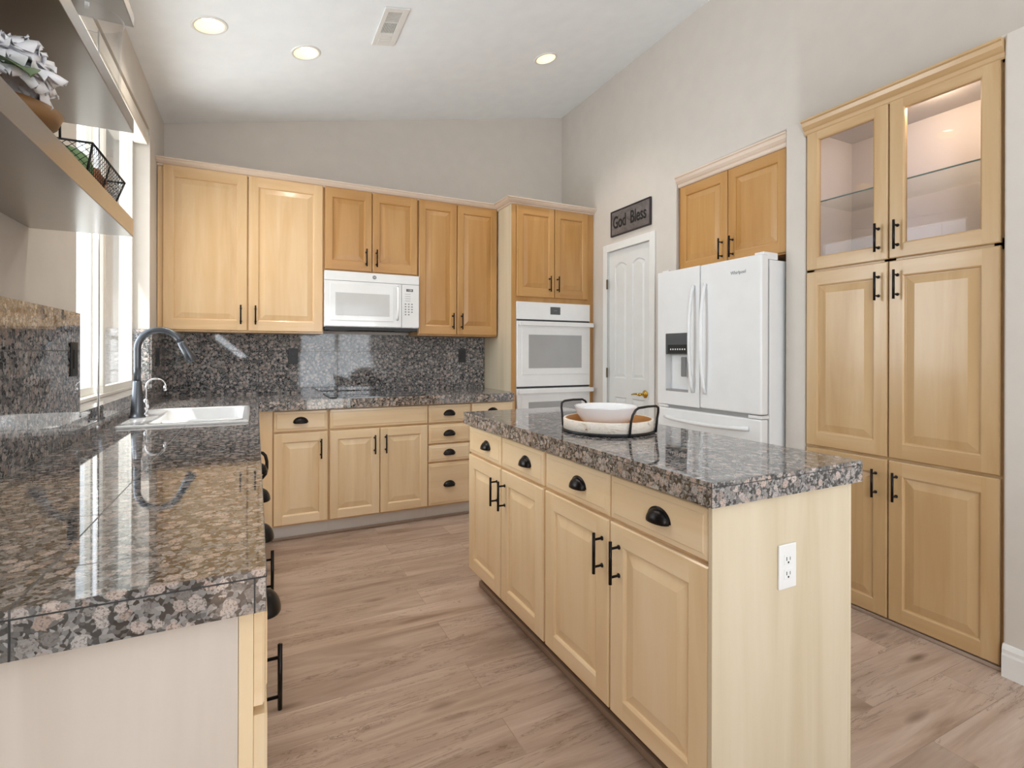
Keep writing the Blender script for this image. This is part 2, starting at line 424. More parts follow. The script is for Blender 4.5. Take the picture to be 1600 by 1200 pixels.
def bar_pull(k, plane, a, zc, parent, L=.135, proj=.034, r=.0055, post=.045):
    f = mapper(k, plane); q = proj
    paths = [([f(a, zc - L / 2, -q), f(a, zc + L / 2, -q)], r)]
    for s in (-1, 1):
        paths.append(([f(a, zc + s * post, .0), f(a, zc + s * post, -.003), f(a, zc + s * post, -.004), f(a, zc + s * post, -q)], [.0075, .0075, .004, .004]))
    return tube('bar_pull', paths, 'black', parent, 10)
def cup_pull(k, plane, a, zc, parent, w=.086, h=.034, p=.026):
    f = mapper(k, plane); bm = bmesh.new(); nu, nv = 18, 8; z0 = zc - h * .45
    g = []
    for i in range(nu + 1):
        u = PI * i / nu; row = []
        for j in range(nv + 1):
            v = PI / 2 * j / nv
            row.append(bm.verts.new(f(a + w / 2 * math.cos(u) * (1 if j == 0 else (.96 + .04 * math.cos(v))), z0 + h * math.sin(u) * math.cos(v) - .004 * math.sin(v), -.0015 - p * math.sin(u) ** .8 * math.sin(v))))
        g.append(row)
    for i in range(nu):
        for j in range(nv): bm.faces.new((g[i][j], g[i + 1][j], g[i + 1][j + 1], g[i][j + 1]))
    # flange rim lying on the front
    rim = [[bm.verts.new(f(a + (w / 2 + e) * math.cos(PI * i / nu), z0 + (h + e) * math.sin(PI * i / nu), -d)) for i in range(nu + 1)] for e, d in ((0, .0015), (.004, .0012), (.005, 0))]
    for A, B in zip(rim, rim[1:]):
        for i in range(nu): bm.faces.new((A[i], A[i + 1], B[i + 1], B[i]))
    me = finish(bm, 'cup_pull'); o = link('cup_pull', me, 'black', parent, True)
    m = o.modifiers.new('solid', 'SOLIDIFY'); m.thickness = .0018; m.offset = 0
    return o

def text_mesh(name, s, size, loc, k, mats, parent=None, ext=.0006, sx=1.0, sy=1.0, align='CENTER', bold=0, rotz=0):
    c = bpy.data.curves.new(name, 'FONT'); c.body = s; c.size = size; c.extrude = ext; c.align_x = align; c.align_y = 'CENTER'; c.offset = bold
    c.resolution_u = 4
    o = bpy.data.objects.new(name + '_tmp', c); COL.objects.link(o)
    dg = bpy.context.evaluated_depsgraph_get(); me = bpy.data.meshes.new_from_object(o.evaluated_get(dg))
    bpy.data.objects.remove(o); bpy.data.curves.remove(c)
    R = {'Y': Matrix(((1, 0, 0), (0, 0, -1), (0, 1, 0))), 'L': Matrix(((0, 0, -1), (-1, 0, 0), (0, 1, 0)))}[k].to_4x4()
    me.transform(Matrix.Translation(loc) @ Matrix.Rotation(rotz, 4, 'Z') @ R @ Matrix.Diagonal((sx, sy, 1, 1)))
    me.materials.clear()
    return link(name, me, mats, parent)

def struct(o): o['kind'] = 'structure'; return o

# ---------------------------------------------------------------- room geometry
XL, YB = -0.595, 4.42            # left wall face, back wall face
YF = -4.2                        # rear end of the room
XW = lambda y: 2.65 + (y - 0.965) * 0.0276    # right wall face (very slightly out of parallel)
CZ = lambda x: 2.905 + (x - XL) * 0.2165      # sloped ceiling
# floor
o = struct(boxes('floor', [(-.8, 3.8, YF - .2, YB + .2, -.1, 0)], 'floor'))
# ceiling with holes for the recessed lamps
LAMPS = [(-0.224, 3.139), (0.267, 3.373), (1.918, 3.315), (0.24, 2.22)]
RL = .072
slope = math.atan(0.2165); ce = math.cos(slope)
cv = bpy.data.curves.new('ceil', 'CURVE'); cv.dimensions = '2D'; cv.fill_mode = 'BOTH'; cv.extrude = .004; cv.resolution_u = 1
def spline(pts):
    s = cv.splines.new('POLY'); s.points.add(len(pts) - 1)
    for p, q in zip(s.points, pts): p.co = (q[0], q[1], 0, 1)
    s.use_cyclic_u = True
X0c = -.78
spline([((x - XL) / ce, y) for x, y in ((X0c, YF - .2), (3.7, YF - .2), (3.7, YB + .2), (X0c, YB + .2))])
for x, y in LAMPS: spline([((x - XL) / ce + RL * math.cos(-2 * PI * i / 40), y + RL * math.sin(-2 * PI * i / 40)) for i in range(40)])
co = bpy.data.objects.new('ceil_tmp', cv); COL.objects.link(co)
me = bpy.data.meshes.new_from_object(co.evaluated_get(bpy.context.evaluated_depsgraph_get()))
bpy.data.objects.remove(co); me.materials.clear()
CM = Matrix.Translation((XL, 0, 2.905 + .004)) @ Matrix.Rotation(-slope, 4, 'Y')   # local x runs up the slope
me.transform(CM)
struct(link('ceiling', me, 'ceil'))
# roof deck well above the ceiling keeps the sky out of the lamp cans
bm = bmesh.new()
for xs in ((X0c, 3.7),):
    v = [bm.verts.new((x, y, CZ(x) + dz)) for dz in (.16, .24) for x, y in ((xs[0], YF - .2), (xs[1], YF - .2), (xs[1], YB + .2), (xs[0], YB + .2))]
    for q in ((0, 1, 2, 3), (4, 5, 6, 7), (0, 1, 5, 4), (1, 2, 6, 5), (2, 3, 7, 6), (3, 0, 4, 7)): bm.faces.new([v[i] for i in q])
struct(link('trim_8', finish(bm, 'roof_deck'), 'ceil'))
# back wall
bm = bmesh.new()
v = [bm.verts.new(p) for y in (YB, YB + .15) for p in ((-.745, y, 0), (3.5, y, 0), (3.5, y, 3.95), (-.745, y, 3.05))]
for q in ((0, 1, 2, 3), (4, 5, 6, 7), (0, 1, 5, 4), (1, 2, 6, 5), (2, 3, 7, 6), (3, 0, 4, 7)): bm.faces.new([v[i] for i in q])
struct(link('wall_back', finish(bm, 'wall_back'), 'wall'))
# rear wall with glazed door opening
struct(boxes('wall_front', [(-.75, .9, YF - .15, YF, 0, 3.95), (2.60, 3.6, YF - .15, YF, 0, 3.95), (.9, 2.60, YF - .15, YF, 2.42, 3.95)], 'wall'))
# left wall with kitchen window opening and an added, unseen rear window opening
WY0, WY1, WZ0, WZ1 = 2.42, 3.88, 1.025, 2.65
XO = XL - .15
LT = 3.0
struct(boxes('wall_left', [(XO, XL, WY1, YB, 0, LT), (XO, XL, WY0, WY1, 0, WZ0), (XO, XL, WY0, WY1, WZ1, LT),
    (XO, XL, -.7, WY0, 0, LT), (XO, XL, -2.7, -.7, 0, .9), (XO, XL, -2.7, -.7, 2.3, LT), (XO, XL, YF, -2.7, 0, LT)], 'wall'))
# right wall: prisms that follow the slightly turned face, leaving the pantry, fridge and door niches
PY0, PY1, PZ = .965, 1.803, 2.522
FY0, FY1, FZ = 1.925, 2.80, 2.532
DY0, DY1, DZ = 3.068, 3.628, 2.142
TOP = 3.95
bm = bmesh.new(); VC = {}
def wv(y, z, deep=0):
    k = (round(y, 4), round(z, 4), deep)
    if k not in VC: VC[k] = bm.verts.new((XW(y) if not deep else XW(y) + .7, y, z))
    return VC[k]
ysx = [YF, PY0, PY1, FY0, FY1, DY0, DY1, YB]; zsx = [0, DZ, PZ, FZ, TOP]
OPN = [(PY0, PY1, PZ), (FY0, FY1, FZ), (DY0, DY1, DZ)]
for y0, y1 in zip(ysx, ysx[1:]):
    for z0, z1 in zip(zsx, zsx[1:]):
        if any(y0 >= a - 1e-6 and y1 <= b_ + 1e-6 and z1 <= c_ + 1e-6 for a, b_, c_ in OPN): continue
        bm.faces.new((wv(y0, z0), wv(y1, z0), wv(y1, z1), wv(y0, z1)))
for a, b_, c_ in OPN:
    for y in (a, b_):
        for z0, z1 in zip(zsx, zsx[1:]):
            if z1 <= c_ + 1e-6: bm.faces.new((wv(y, z0), wv(y, z1), wv(y, z1, 1), wv(y, z0, 1)))
    bm.faces.new((wv(a, c_), wv(b_, c_), wv(b_, c_, 1), wv(a, c_, 1)))
    bm.faces.new((wv(a, 0, 1), wv(b_, 0, 1), wv(b_, c_, 1), wv(a, c_, 1)))
me = finish(bm, 'wall_right'); wr = struct(link('wall_right', me, 'wall'))
bev(wr, .014, 3)
struct(boxes('baseboard_right', [(2.50, 2.51, -.1, 0, 0, .01)], 'trim'))
bb = bpy.data.objects['baseboard_right']; bpy.data.objects.remove(bb)
def along_right(name, y0, y1, prof, mats):
    """extrude profile (out, z) along the right wall"""
    bm = bmesh.new(); L = [[bm.verts.new((XW(y) - d, y, z)) for d, z in prof] for y in (y0, y1)]
    ring_bridge(bm, L); return link(name, finish(bm, name), mats)
struct(along_right('baseboard_right', YF, PY0 - .002, [(-.01, 0), (.016, 0), (.016, .085), (.013, .095), (.013, .108), (.006, .126), (-.01, .13)], 'trim'))

# ---------------------------------------------------------------- kitchen window (set deep in the left wall)
w = bpy.data.objects.new('window_1', None); COL.objects.link(w); w.location = (-.70, 3.15, WZ0); w['kind'] = 'structure'
zs = 1.045
boxes('window_frame', [(-.745, -.672, WY0, WY1 - .01, zs, zs + .017), (-.745, -.672, WY0, WY1 - .01, WZ1 - .02, WZ1),
    (-.745, -.672, WY0, WY0 + .03, zs + .017, WZ1 - .02), (-.745, -.700, WY1 - .022, WY1 - .01, zs + .017, WZ1 - .02)], 'vinyl', w, .002)
boxes('sliding_sash', [(-.738, -.712, WY0 + .03, 3.20, zs + .017, zs + .055), (-.738, -.712, WY0 + .03, 3.20, WZ1 - .06, WZ1 - .02),
    (-.738, -.712, WY0 + .03, WY0 + .07, zs + .055, WZ1 - .06), (-.738, -.712, 3.13, 3.165, zs + .055, WZ1 - .06)], 'vinyl', w, .003)
boxes('fixed_sash', [(-.706, -.678, 3.19, WY1 - .012, zs + .017, zs + .052), (-.706, -.678, 3.19, WY1 - .012, WZ1 - .06, WZ1 - .02),
    (-.706, -.678, 3.19, 3.232, zs + .052, WZ1 - .06), (-.706, -.678, WY1 - .030, WY1 - .012, zs + .052, WZ1 - .06)], 'vinyl', w, .003)
boxes('glass_pane', [(-.727, -.723, WY0 + .07, 3.13, zs + .055, WZ1 - .06)], 'glass', w)
boxes('glass_pane', [(-.690, -.686, 3.232, WY1 - .030, zs + .052, WZ1 - .06)], 'glass', w)
# rear openings glazed too; the left one is unseen, added for light
w2 = bpy.data.objects.new('window_2', None); COL.objects.link(w2); w2.location = (XO, -1.7, .9); w2['kind'] = 'structure'
boxes('window_frame', [(XO, XO + .05, -2.7, -.7, .9, .95), (XO, XO + .05, -2.7, -.7, 2.25, 2.3), (XO, XO + .05, -2.7, -2.65, .95, 2.25), (XO, XO + .05, -.75, -.7, .95, 2.25), (XO, XO + .05, -1.73, -1.67, .95, 2.25)], 'vinyl', w2)
d2 = bpy.data.objects.new('door_2', None); COL.objects.link(d2); d2.location = (.85, YF, 0); d2['kind'] = 'structure'
boxes('door_frame', [(.9, .96, YF - .1, YF - .04, 0, 2.42), (2.54, 2.60, YF - .1, YF - .04, 0, 2.42), (1.71, 1.79, YF - .1, YF - .04, 0, 2.42), (.96, 2.54, YF - .1, YF - .04, 2.36, 2.42), (.96, 2.54, YF - .1, YF - .04, 0, .07)], 'vinyl', d2)
# outdoors: patio slab, garden wall and roof eave beyond the window
struct(boxes('trim_5', [(-9, XO, -9, 12, -.2, -.12), (-9, 6, -9, YF - .15, -.2, -.12)], 'concrete'))
struct(boxes('trim_6', [(-4.2, -4.0, -6, 12, -.12, 1.7)], 'stucco'))
struct(boxes('trim_9', [(-1.02, XO, 4.62, 6.5, -.12, 3.05)], 'siding'))
struct(boxes('trim_7', [(-1.25, XO, -3, 7, 3.07, 3.2)], 'soffit'))

# blind head rail and wand
t = thing('window_blind', (-.62, 3.15, 2.56), 'cream blind head rail across the top of the kitchen window', 'blind')
bm = bmesh.new()
prof = [(-.672, 2.552), (-.606, 2.552), (-.600, 2.560), (-.598, 2.60), (-.602, 2.635), (-.612, 2.645), (-.672, 2.645)]
ring_bridge(bm, [[bm.verts.new((x, y, z)) for x, z in prof] for y in (WY0 + .008, WY1 - .014)])
link('head_rail', finish(bm, 'head_rail'), 'blind', t)
tube('wand', [([(-.575, 2.62, 2.57), (-.572, 2.615, 2.0), (-.568, 2.60, .985)], .0033)], 'chrome', t, 8)

# ---------------------------------------------------------------- white door in the right wall
rz = math.atan(.0276)
d1 = bpy.data.objects.new('door_1', None); COL.objects.link(d1); d1.location = (XW(3.35), 3.35, 0); d1['kind'] = 'structure'
def wallbox_list(lst):
    """boxes (y0,y1,z0,z1,out0,out1) that hug the turned right wall"""
    bm = bmesh.new()
    for y0, y1, z0, z1, d0, d1_ in lst:
        v = [bm.verts.new(p) for z in (z0, z1) for p in ((XW(y0) - d0, y0, z), (XW(y0) - d1_, y0, z), (XW(y1) - d1_, y1, z), (XW(y1) - d0, y1, z))]
        for q in ((0, 1, 2, 3), (4, 5, 6, 7), (0, 1, 5, 4), (1, 2, 6, 5), (2, 3, 7, 6), (3, 0, 4, 7)): bm.faces.new([v[i] for i in q])
    return bm
def hug(name, lst, mats, parent, bevel=0):
    bm = wallbox_list(lst); bmesh.ops.recalc_face_normals(bm, faces=bm.faces); me = bpy.data.meshes.new(name); bm.to_mesh(me); bm.free()
    o = link(name, me, mats, parent)
    if bevel: bev(o, bevel)
    return o
hug('casing', [(DY0 - .055, DY0 + .006, 0, DZ + .055, 0, .014), (DY1 - .006, DY1 + .055, 0, DZ + .055, 0, .014), (DY0 + .006, DY1 - .006, DZ - .006, DZ + .055, 0, .014),
    (DY0, DY0 + .006, 0, DZ, -.12, .010), (DY1 - .006, DY1, 0, DZ, -.12, .010), (DY0, DY1, DZ - .006, DZ, -.12, .010)], 'trim', d1, .003)
# door slab with six moulded panels, arched at the top
bm = bmesh.new()
sy0, sy1, sd = DY0 + .009, DY1 - .009, -.012
def dp(y, z, d): return bm.verts.new((XW(y) - sd + d, y, z))
cols = [(sy0 + .075, sy0 + .235), (sy1 - .235, sy1 - .075)]
rows = [(.20, .90), (1.06, 2.0)]
# slab front made of strips around the panels
ys = [sy0, cols[0][0], cols[0][1], cols[1][0], cols[1][1], sy1]; zz = [.008, rows[0][0], rows[0][1], rows[1][0], rows[1][1] + .03, DZ - .009]
for i in range(5):
    for j in range(5):
        if i in (1, 3) and j in (1, 3):
            y0, y1, z0, z1 = ys[i], ys[i + 1], zz[j], zz[j + 1]
            def loop(ins, d, n=12, arch=.03 if j == 3 else 0):
                L = [dp(y0 + ins, z0 + ins, d), dp(y1 - ins, z0 + ins, d)]
                for q in range(n + 1):
                    u = q / n; y = (y1 - ins) + (y0 - y1 + 2 * ins) * u
                    L.append(dp(y, z1 - ins - arch + arch * math.sin(PI * u), d))
                return L
            n = 12
            base = loop(0, 0)
            # spandrel between the arch and the square opening
            top = [dp(y1 - (y1 - y0) * q / n, z1, 0) for q in range(n + 1)]
            for q in range(n):
                if j == 3: bm.faces.new((base[2 + q], base[3 + q], top[q + 1], top[q]))
            L = [base, loop(.008, .009), loop(.014, .009), loop(.034, .003)]
            ring_bridge(bm, L, False, True)
        else: bm.faces.new([dp(ys[i], zz[j], 0), dp(ys[i + 1], zz[j], 0), dp(ys[i + 1], zz[j + 1], 0), dp(ys[i], zz[j + 1], 0)])
B = [dp(y, z, .035) for y, z in ((sy0, .008), (sy1, .008), (sy1, DZ - .009), (sy0, DZ - .009))]
F = [dp(y, z, 0) for y, z in ((sy0, .008), (sy1, .008), (sy1, DZ - .009), (sy0, DZ - .009))]
for i in range(4): bm.faces.new((B[i], B[(i + 1) % 4], F[(i + 1) % 4], F[i]))
bm.faces.new(B)
link('door_slab', finish(bm, 'door_slab'), 'doorp', d1)
for z in (1.86, 1.10, .25): hug('hinge', [(DY1 - .014, DY1 + .004, z - .042, z + .042, .004, .016)], 'hinge', d1, .002)
hug('strike_plate', [(DY0 + .001, DY0 + .008, .91, .97, -.012, .012)], 'hinge', d1)
hx = XW(3.145) + .012
bm = bmesh.new()
def xlathe(bm, cx, cy, cz, prof, n=20):
    L = [[bm.verts.new((cx - d, cy + r * math.cos(2 * PI * i / n), cz + r * math.sin(2 * PI * i / n))) for i in range(n)] for r, d in prof]
    ring_bridge(bm, L)
xlathe(bm, hx, 3.145, .948, [(.031, 0), (.031, .004), (.024, .010), (.012, .014), (.011, .045), (.013, .048), (.013, .058), (.006, .060)])
tube_bm(bm, [(hx - .052, 3.145, .948), (hx - .055, 3.18, .950), (hx - .053, 3.22, .946), (hx - .048, 3.25, .940)], [.009, .008, .007, .005], 10)
link('door_handle', finish(bm, 'door_handle'), 'brass', d1, True)

# sign above the door
sy = 3.31; sgn = thing('wall_sign', (XW(sy), sy, 2.245), 'dark metal wall sign reading God Bless, hung above the white door', 'sign')
hug('sign_frame', [(3.058, 3.566, 2.252, 2.262, .001, .02), (3.058, 3.566, 2.456, 2.466, .001, .02), (3.058, 3.068, 2.262, 2.456, .001, .02), (3.556, 3.566, 2.262, 2.456, .001, .02)], 'signframe', sgn, .002)
hug('sign_panel', [(3.068, 3.556, 2.262, 2.456, .001, .014)], 'signmetal', sgn)
for wd_, yy in (('God', 3.447), ('Bless', 3.205)): text_mesh('word_' + wd_.lower(), wd_, .100, (XW(yy) - .0155, yy, 2.360), 'L', 'text', sgn, .001, 1.0, 1.42, bold=.0016, rotz=-rz)

# ---------------------------------------------------------------- granite worktops and splashbacks
CT, CB = .946, .8815
o = boxes('granite_worktop', [
    (-.585, .0147, .8545, 2.672, CB, CT), (-.585, -.522, 2.672, 3.398, CB, CT), (-.040, .0147, 2.672, 3.398, CB, CT),
    (-.585, .0147, 3.398, 4.41, CB, CT), (.0147, 1.872, 3.73, 4.41, CB, CT), (1.872, 1.903, 3.862, 4.41, CB, CT)], 'gr_counter')
tag(o, 'speckled brown granite worktop wrapping from the sink wall along the back wall', 'countertop')
# grout joint beneath the top tiles on the exposed edges
boxes('edge_joint', [(-.585, .0143, .8538, .8546, .9325, .9345), (.0141, .0155, .8545, 3.73, .9325, .9345)], 'darkgrey', o)
for q_ in ((-.002, .0), (-.276, -.274)): boxes('edge_joint', [q_ + (.8538, .8546, CB, .9325)], 'darkgrey', o)
o = boxes('granite_backsplash', [(-.583, 1.903, 4.411, YB, CT, 1.418)], 'gr_back')
tag(o, 'granite tile backsplash on the back wall under the upper cabinets', 'backsplash')
o = boxes('granite_backsplash', [(XL, -.583, .86, WY0, CT, 1.41), (XL, -.583, WY0, WY1, CT, 1.025), (XL, -.583, WY1, 4.411, CT, 1.41),
    (-.685, XL, WY1 - .010, WY1, 1.045, 1.41)], 'gr_left')
tag(o, 'granite tile backsplash on the window wall behind the sink', 'backsplash')
o = boxes('granite_window_sill', [(-.686, -.580, WY0, WY1 - .010, 1.0252, 1.045)], 'gr_left', None, .002)
tag(o, 'granite ledge under the kitchen window behind the faucet', 'window sill')

# ---------------------------------------------------------------- cabinets on the back wall
YU = 4.113
def upper(name, x0, x1, z0, z1, label, splits, pulls, zpull, rails=(.070, .078)):
    c = thing(name, ((x0 + x1) / 2, YU, z0), label, 'cabinet', 'upper cabinets on the back wall')
    boxes('cabinet_body', [(x0, x1, YU + .021, YB - .001 if z0 > 1.5 else 4.410, z0 - .012, z1 + .004)], WOOD[0], c, .0015)
    n = len(splits)
    for (a, b), (pa) in zip(splits, pulls):
        d = panel_front('door', 'Y', YU, a, b, z0, z1, c, 'raised', stile=.068 if b - a > .4 else .060, rail=.078)
        bar_pull('Y', YU, pa, zpull, d)
    return c
ZT = 2.524
upper('upper_cabinet', -.592, .4545, 1.42, ZT, 'wide two-door maple wall cabinet in the corner left of the microwave', [(-.560, -.058), (-.0495, .448)], [-.097, -.004], 1.532)
WOOD[:] = ['honey', 'maple_shade_h']
upper('upper_cabinet', .4555, 1.184, 1.900, ZT, 'short two-door maple wall cabinet above the microwave', [(.464, .812), (.818, 1.176)], [.768, .847], 2.004)
upper('upper_cabinet', 1.185, 1.9, 1.42, ZT, 'tall narrow two-door maple wall cabinet between microwave and oven tower', [(1.191, 1.518), (1.524, 1.891)], [1.482, 1.561], 1.532)

# crown moulding following uppers and oven tower
def sweep(name, path, prof, mats, parent=None):
    """path of (x,y); profile (out,z); outward = right-hand side turned towards the viewer"""
    bm = bmesh.new(); loops = []
    P = [Vector((p[0], p[1])) for p in path]
    for i, p in enumerate(P):
        dirs = []
        if i > 0: dirs.append((P[i] - P[i - 1]).normalized())
        if i < len(P) - 1: dirs.append((P[i + 1] - P[i]).normalized())
        ns = [Vector((d.y, -d.x)) for d in dirs]
        n = sum(ns, Vector((0, 0))); n = n / max(1e-6, n.length); s = 1 / max(.3, n.dot(ns[0]))
        loops.append([bm.verts.new((p.x + n.x * o_ * s, p.y + n.y * o_ * s, z)) for o_, z in prof])
    ring_bridge(bm, loops)
    return link(name, finish(bm, name), mats, parent)
CP = [(0, 2.529), (0, 2.590), (.062, 2.590), (.062, 2.580), (.054, 2.576), (.046, 2.562), (.030, 2.548), (.016, 2.543), (.014, 2.533), (.006, 2.529)]
CP = [(a, 2.512 + (z - 2.529) * .78) for a, z in CP]
o = sweep('crown_moulding', [(-.594, 4.134), (1.906, 4.134), (1.906, 3.861), (2.728, 3.861)], CP, 'crown')
tag(o, 'pale crown moulding along the tops of the back wall cabinets', 'molding')

WOOD[:] = ['honey', 'maple_shade_h']
# oven tower
c = thing('oven_tower_cabinet', (2.32, 3.86, 0), 'tall maple oven cabinet with double doors above the white wall oven', 'cabinet')
boxes('cabinet_body', [(1.906, 1.926, 3.86, 4.419, .10, 2.528), (2.708, 2.728, 3.86, 4.419, .10, 2.528), (1.926, 2.708, 3.88, 4.419, 1.72, 2.528), (1.926, 2.708, 3.9, 4.419, .10, .38), (1.926, 2.708, 4.40, 4.419, .38, 1.72)], 'veneer', c, .001)
boxes('face_frame', [(1.906, 1.948, 3.858, 3.86, .10, 2.528), (2.683, 2.730, 3.858, 3.86, .10, 2.528), (1.948, 2.683, 3.858, 3.88, 1.70, 1.75), (1.948, 2.683, 3.858, 3.88, 2.50, 2.528), (2.66, 2.683, 3.858, 3.88, 1.75, 2.50), (1.948, 2.683, 3.858, 3.88, .36, .40)], 'honey', c)
for a, b, p in ((1.950, 2.3135, 2.262), (2.3185, 2.662, 2.342)):
    d = panel_front('door', 'Y', 3.839, a, b, 1.744, 2.512, c, 'raised', stile=.062, rail=.078, t=.019)
    bar_pull('Y', 3.839, p, 1.860, d)
panel_front('drawer', 'Y', 3.839, 1.95, 2.68, .125, .355, c, 'drawer', t=.019)
boxes('toe_kick', [(1.906, 2.728, 3.91, 4.41, 0, .10)], 'toe', c)

# wall oven
v = thing('double_wall_oven', (2.316, 3.84, .40), 'white double wall oven with grey window set in the maple tower', 'oven')
OY = 3.838
boxes('oven_body', [(1.952, 2.680, 3.86, 4.39, .402, 1.698)], 'whitem', v)
boxes('control_panel', [(1.948, 2.684, OY, 3.857, 1.552, 1.700)], 'white', v, .003)
boxes('display', [(2.272, 2.372, OY - .002, OY + .001, 1.600, 1.665)], 'display', v, .001)
text_mesh('clock_digits', '6:04', .017, (2.322, OY - .0023, 1.634), 'Y', 'greytext', v, .0002)
def oven_door(z0, z1):
    d = boxes('oven_door', [(1.950, 2.682, OY - .006, 3.857, z0, z1)], 'white', v, .004)
    boxes('door_inset', [(1.990, 2.640, OY - .010, OY - .006, z0 + .10, z1 - .065)], 'white', d, .003)
    boxes('oven_window', [(2.056, 2.588, OY - .0118, OY - .0098, z0 + .155, z1 - .115)], 'ovenglass', d, .001)
    h = boxes('door_handle', [(1.950, 2.692, OY - .052, OY - .030, z1 - .042, z1 - .004), (1.960, 1.985, OY - .032, OY - .004, z1 - .036, z1 - .010), (2.655, 2.680, OY - .032, OY - .004, z1 - .036, z1 - .010)], 'white', d, .005)
oven_door(.984, 1.538); oven_door(.415, .968)
for q_ in ((.968, .984), (1.538, 1.552)): boxes('door_seam', [(1.956, 2.676, OY + .002, 3.857) + q_], 'darkgrey', v)

# microwave
m_ = thing('over_range_microwave', (.82, 4.08, 1.455), 'white over-the-range microwave with keypad under the short cabinet', 'microwave')
MY = 4.082; x0, x1, z0, z1 = .4565, 1.183, 1.468, 1.886
boxes('body', [(x0, x1, MY + .02, 4.415, z0 - .004, z1)], 'whitem', m_, .002)
boxes('vent_base', [(x0 + .004, x1 - .004, MY + .03, 4.40, z0 - .028, z0 - .003)], 'blackp', m_, .002)
for xx in (.50, 1.00): boxes('grease_filter', [(xx, xx + .13, 4.12, 4.30, z0 - .031, z0 - .028)], 'darkgrey', m_)
boxes('top_band', [(x0, x1, MY, MY + .02, 1.815, z1)], 'microwhite', m_, .003)
dr = boxes('door', [(x0, 1.040, MY, MY + .02, z0, 1.813)], 'microwhite', m_, .004)
boxes('door_inset', [(.495, .975, MY - .004, MY, 1.512, 1.792)], 'microwhite', dr, .003)
boxes('window', [(.535, .942, MY - .006, MY - .003, 1.552, 1.724)], 'microglass', dr, .001)
tube('door_handle', [([(1.004, MY, 1.79), (1.004, MY - .028, 1.775), (1.004, MY - .038, 1.74), (1.004, MY - .040, 1.66), (1.004, MY - .038, 1.58), (1.004, MY - .028, 1.545), (1.004, MY, 1.53)], .010)], 'white', dr, 12)
cp = boxes('control_panel', [(1.042, x1, MY, MY + .02, z0, 1.813)], 'microwhite', m_, .003)
boxes('display', [(1.078, 1.132, MY - .0015, MY, 1.757, 1.778)], 'display', cp)
text_mesh('clock_digits', '1:28', .020, (1.105, MY - .0019, 1.7675), 'Y', 'white', cp, .0002)
for r in range(5):
    for q in range(3 if r < 4 else 2):
        boxes('keypad_button', [(1.066 + q * .026, 1.078 + q * .026, MY - .001, MY, 1.652 - r * .021, 1.661 - r * .021)], 'greytext', cp)
for r in range(4):
    boxes('keypad_button', [(1.068, 1.112, MY - .0008, MY, 1.735 - r * .018, 1.738 - r * .018)], 'greyline', cp)
bm = bmesh.new(); n = 28
L = [[bm.verts.new((.826 + r * math.cos(2 * PI * i / n), MY - d, 1.853 + r * math.sin(2 * PI * i / n))) for i in range(n)] for r, d in ((.0150, 0), (.0150, .0012), (.0128, .0014))]
ring_bridge(bm, L); lg = link('round_logo', finish(bm, 'round_logo'), 'greytext', m_)
text_mesh('logo_letters', 'GE', .014, (.826, MY - .0016, 1.853), 'Y', 'white', lg, .0002)

WOOD[:] = ['pale', 'pale_h']
# base cabinets on the back wall
YBF = 3.756
def base_cab(x0, x1, label, drawers, doors, toe=True):
    c = thing('base_cabinet', ((x0 + x1) / 2, YBF, 0), label, 'cabinet', 'base cabinets on the back wall')
    boxes('cabinet_body', [(x0, x1, YBF + .021, 4.405, .10, CB - .001)], 'maple', c, .001)
    boxes('toe_kick', [(x0, x1, 3.812, 3.83, 0, .10)], 'toe', c)
    boxes('shoe_moulding', [(x0, x1, 3.800, 3.812, 0, .018)], 'shoe', c, .004)
    for a, b, z0, z1, p in drawers:
        d = panel_front('drawer', 'Y', YBF, a, b, z0, z1, c, 'drawer')
        if p is not None: cup_pull('Y', YBF, p, (z0 + z1) / 2 + .004 if z1 - z0 < .2 else z0 + .155, d)
    for a, b, z0, z1, p in doors:
        d = panel_front('door', 'Y', YBF, a, b, z0, z1, c, 'raised', stile=.060, rail=.066)
        bar_pull('Y', YBF, p, .612, d)
    return c
base_cab(.098, .452, 'maple base cabinet with one drawer and door, next to the inside corner', [(.105, .444, .737, .872, .271)], [(.105, .444, .112, .724, .401)])
base_cab(.453, 1.1615, 'maple base cabinet with two doors under the cooktop', [(.459, 1.158, .738, .872, None)], [(.459, .800, .112, .724, .764), (.806, 1.158, .112, .724, .843)])
base_cab(1.1625, 1.508, 'maple four-drawer base cabinet right of the cooktop doors', [(1.165, 1.503, .738, .872, 1.330), (1.165, 1.503, .580, .722, 1.330), (1.165, 1.503, .442, .566, 1.330), (1.165, 1.503, .112, .427, 1.330)], [])
base_cab(1.509, 1.900, 'maple base cabinet beside the oven tower, mostly hidden by the island', [(1.516, 1.872, .738, .872, 1.694)], [(1.516, 1.872, .112, .724, 1.56)])
# corner filler
o = boxes('corner_filler', [(.0, .098, 3.765, 3.785, .10, CB - .001)], 'pale', None, .001)
tag(o, 'plain maple filler strip in the inside corner of the base cabinets', 'filler panel')
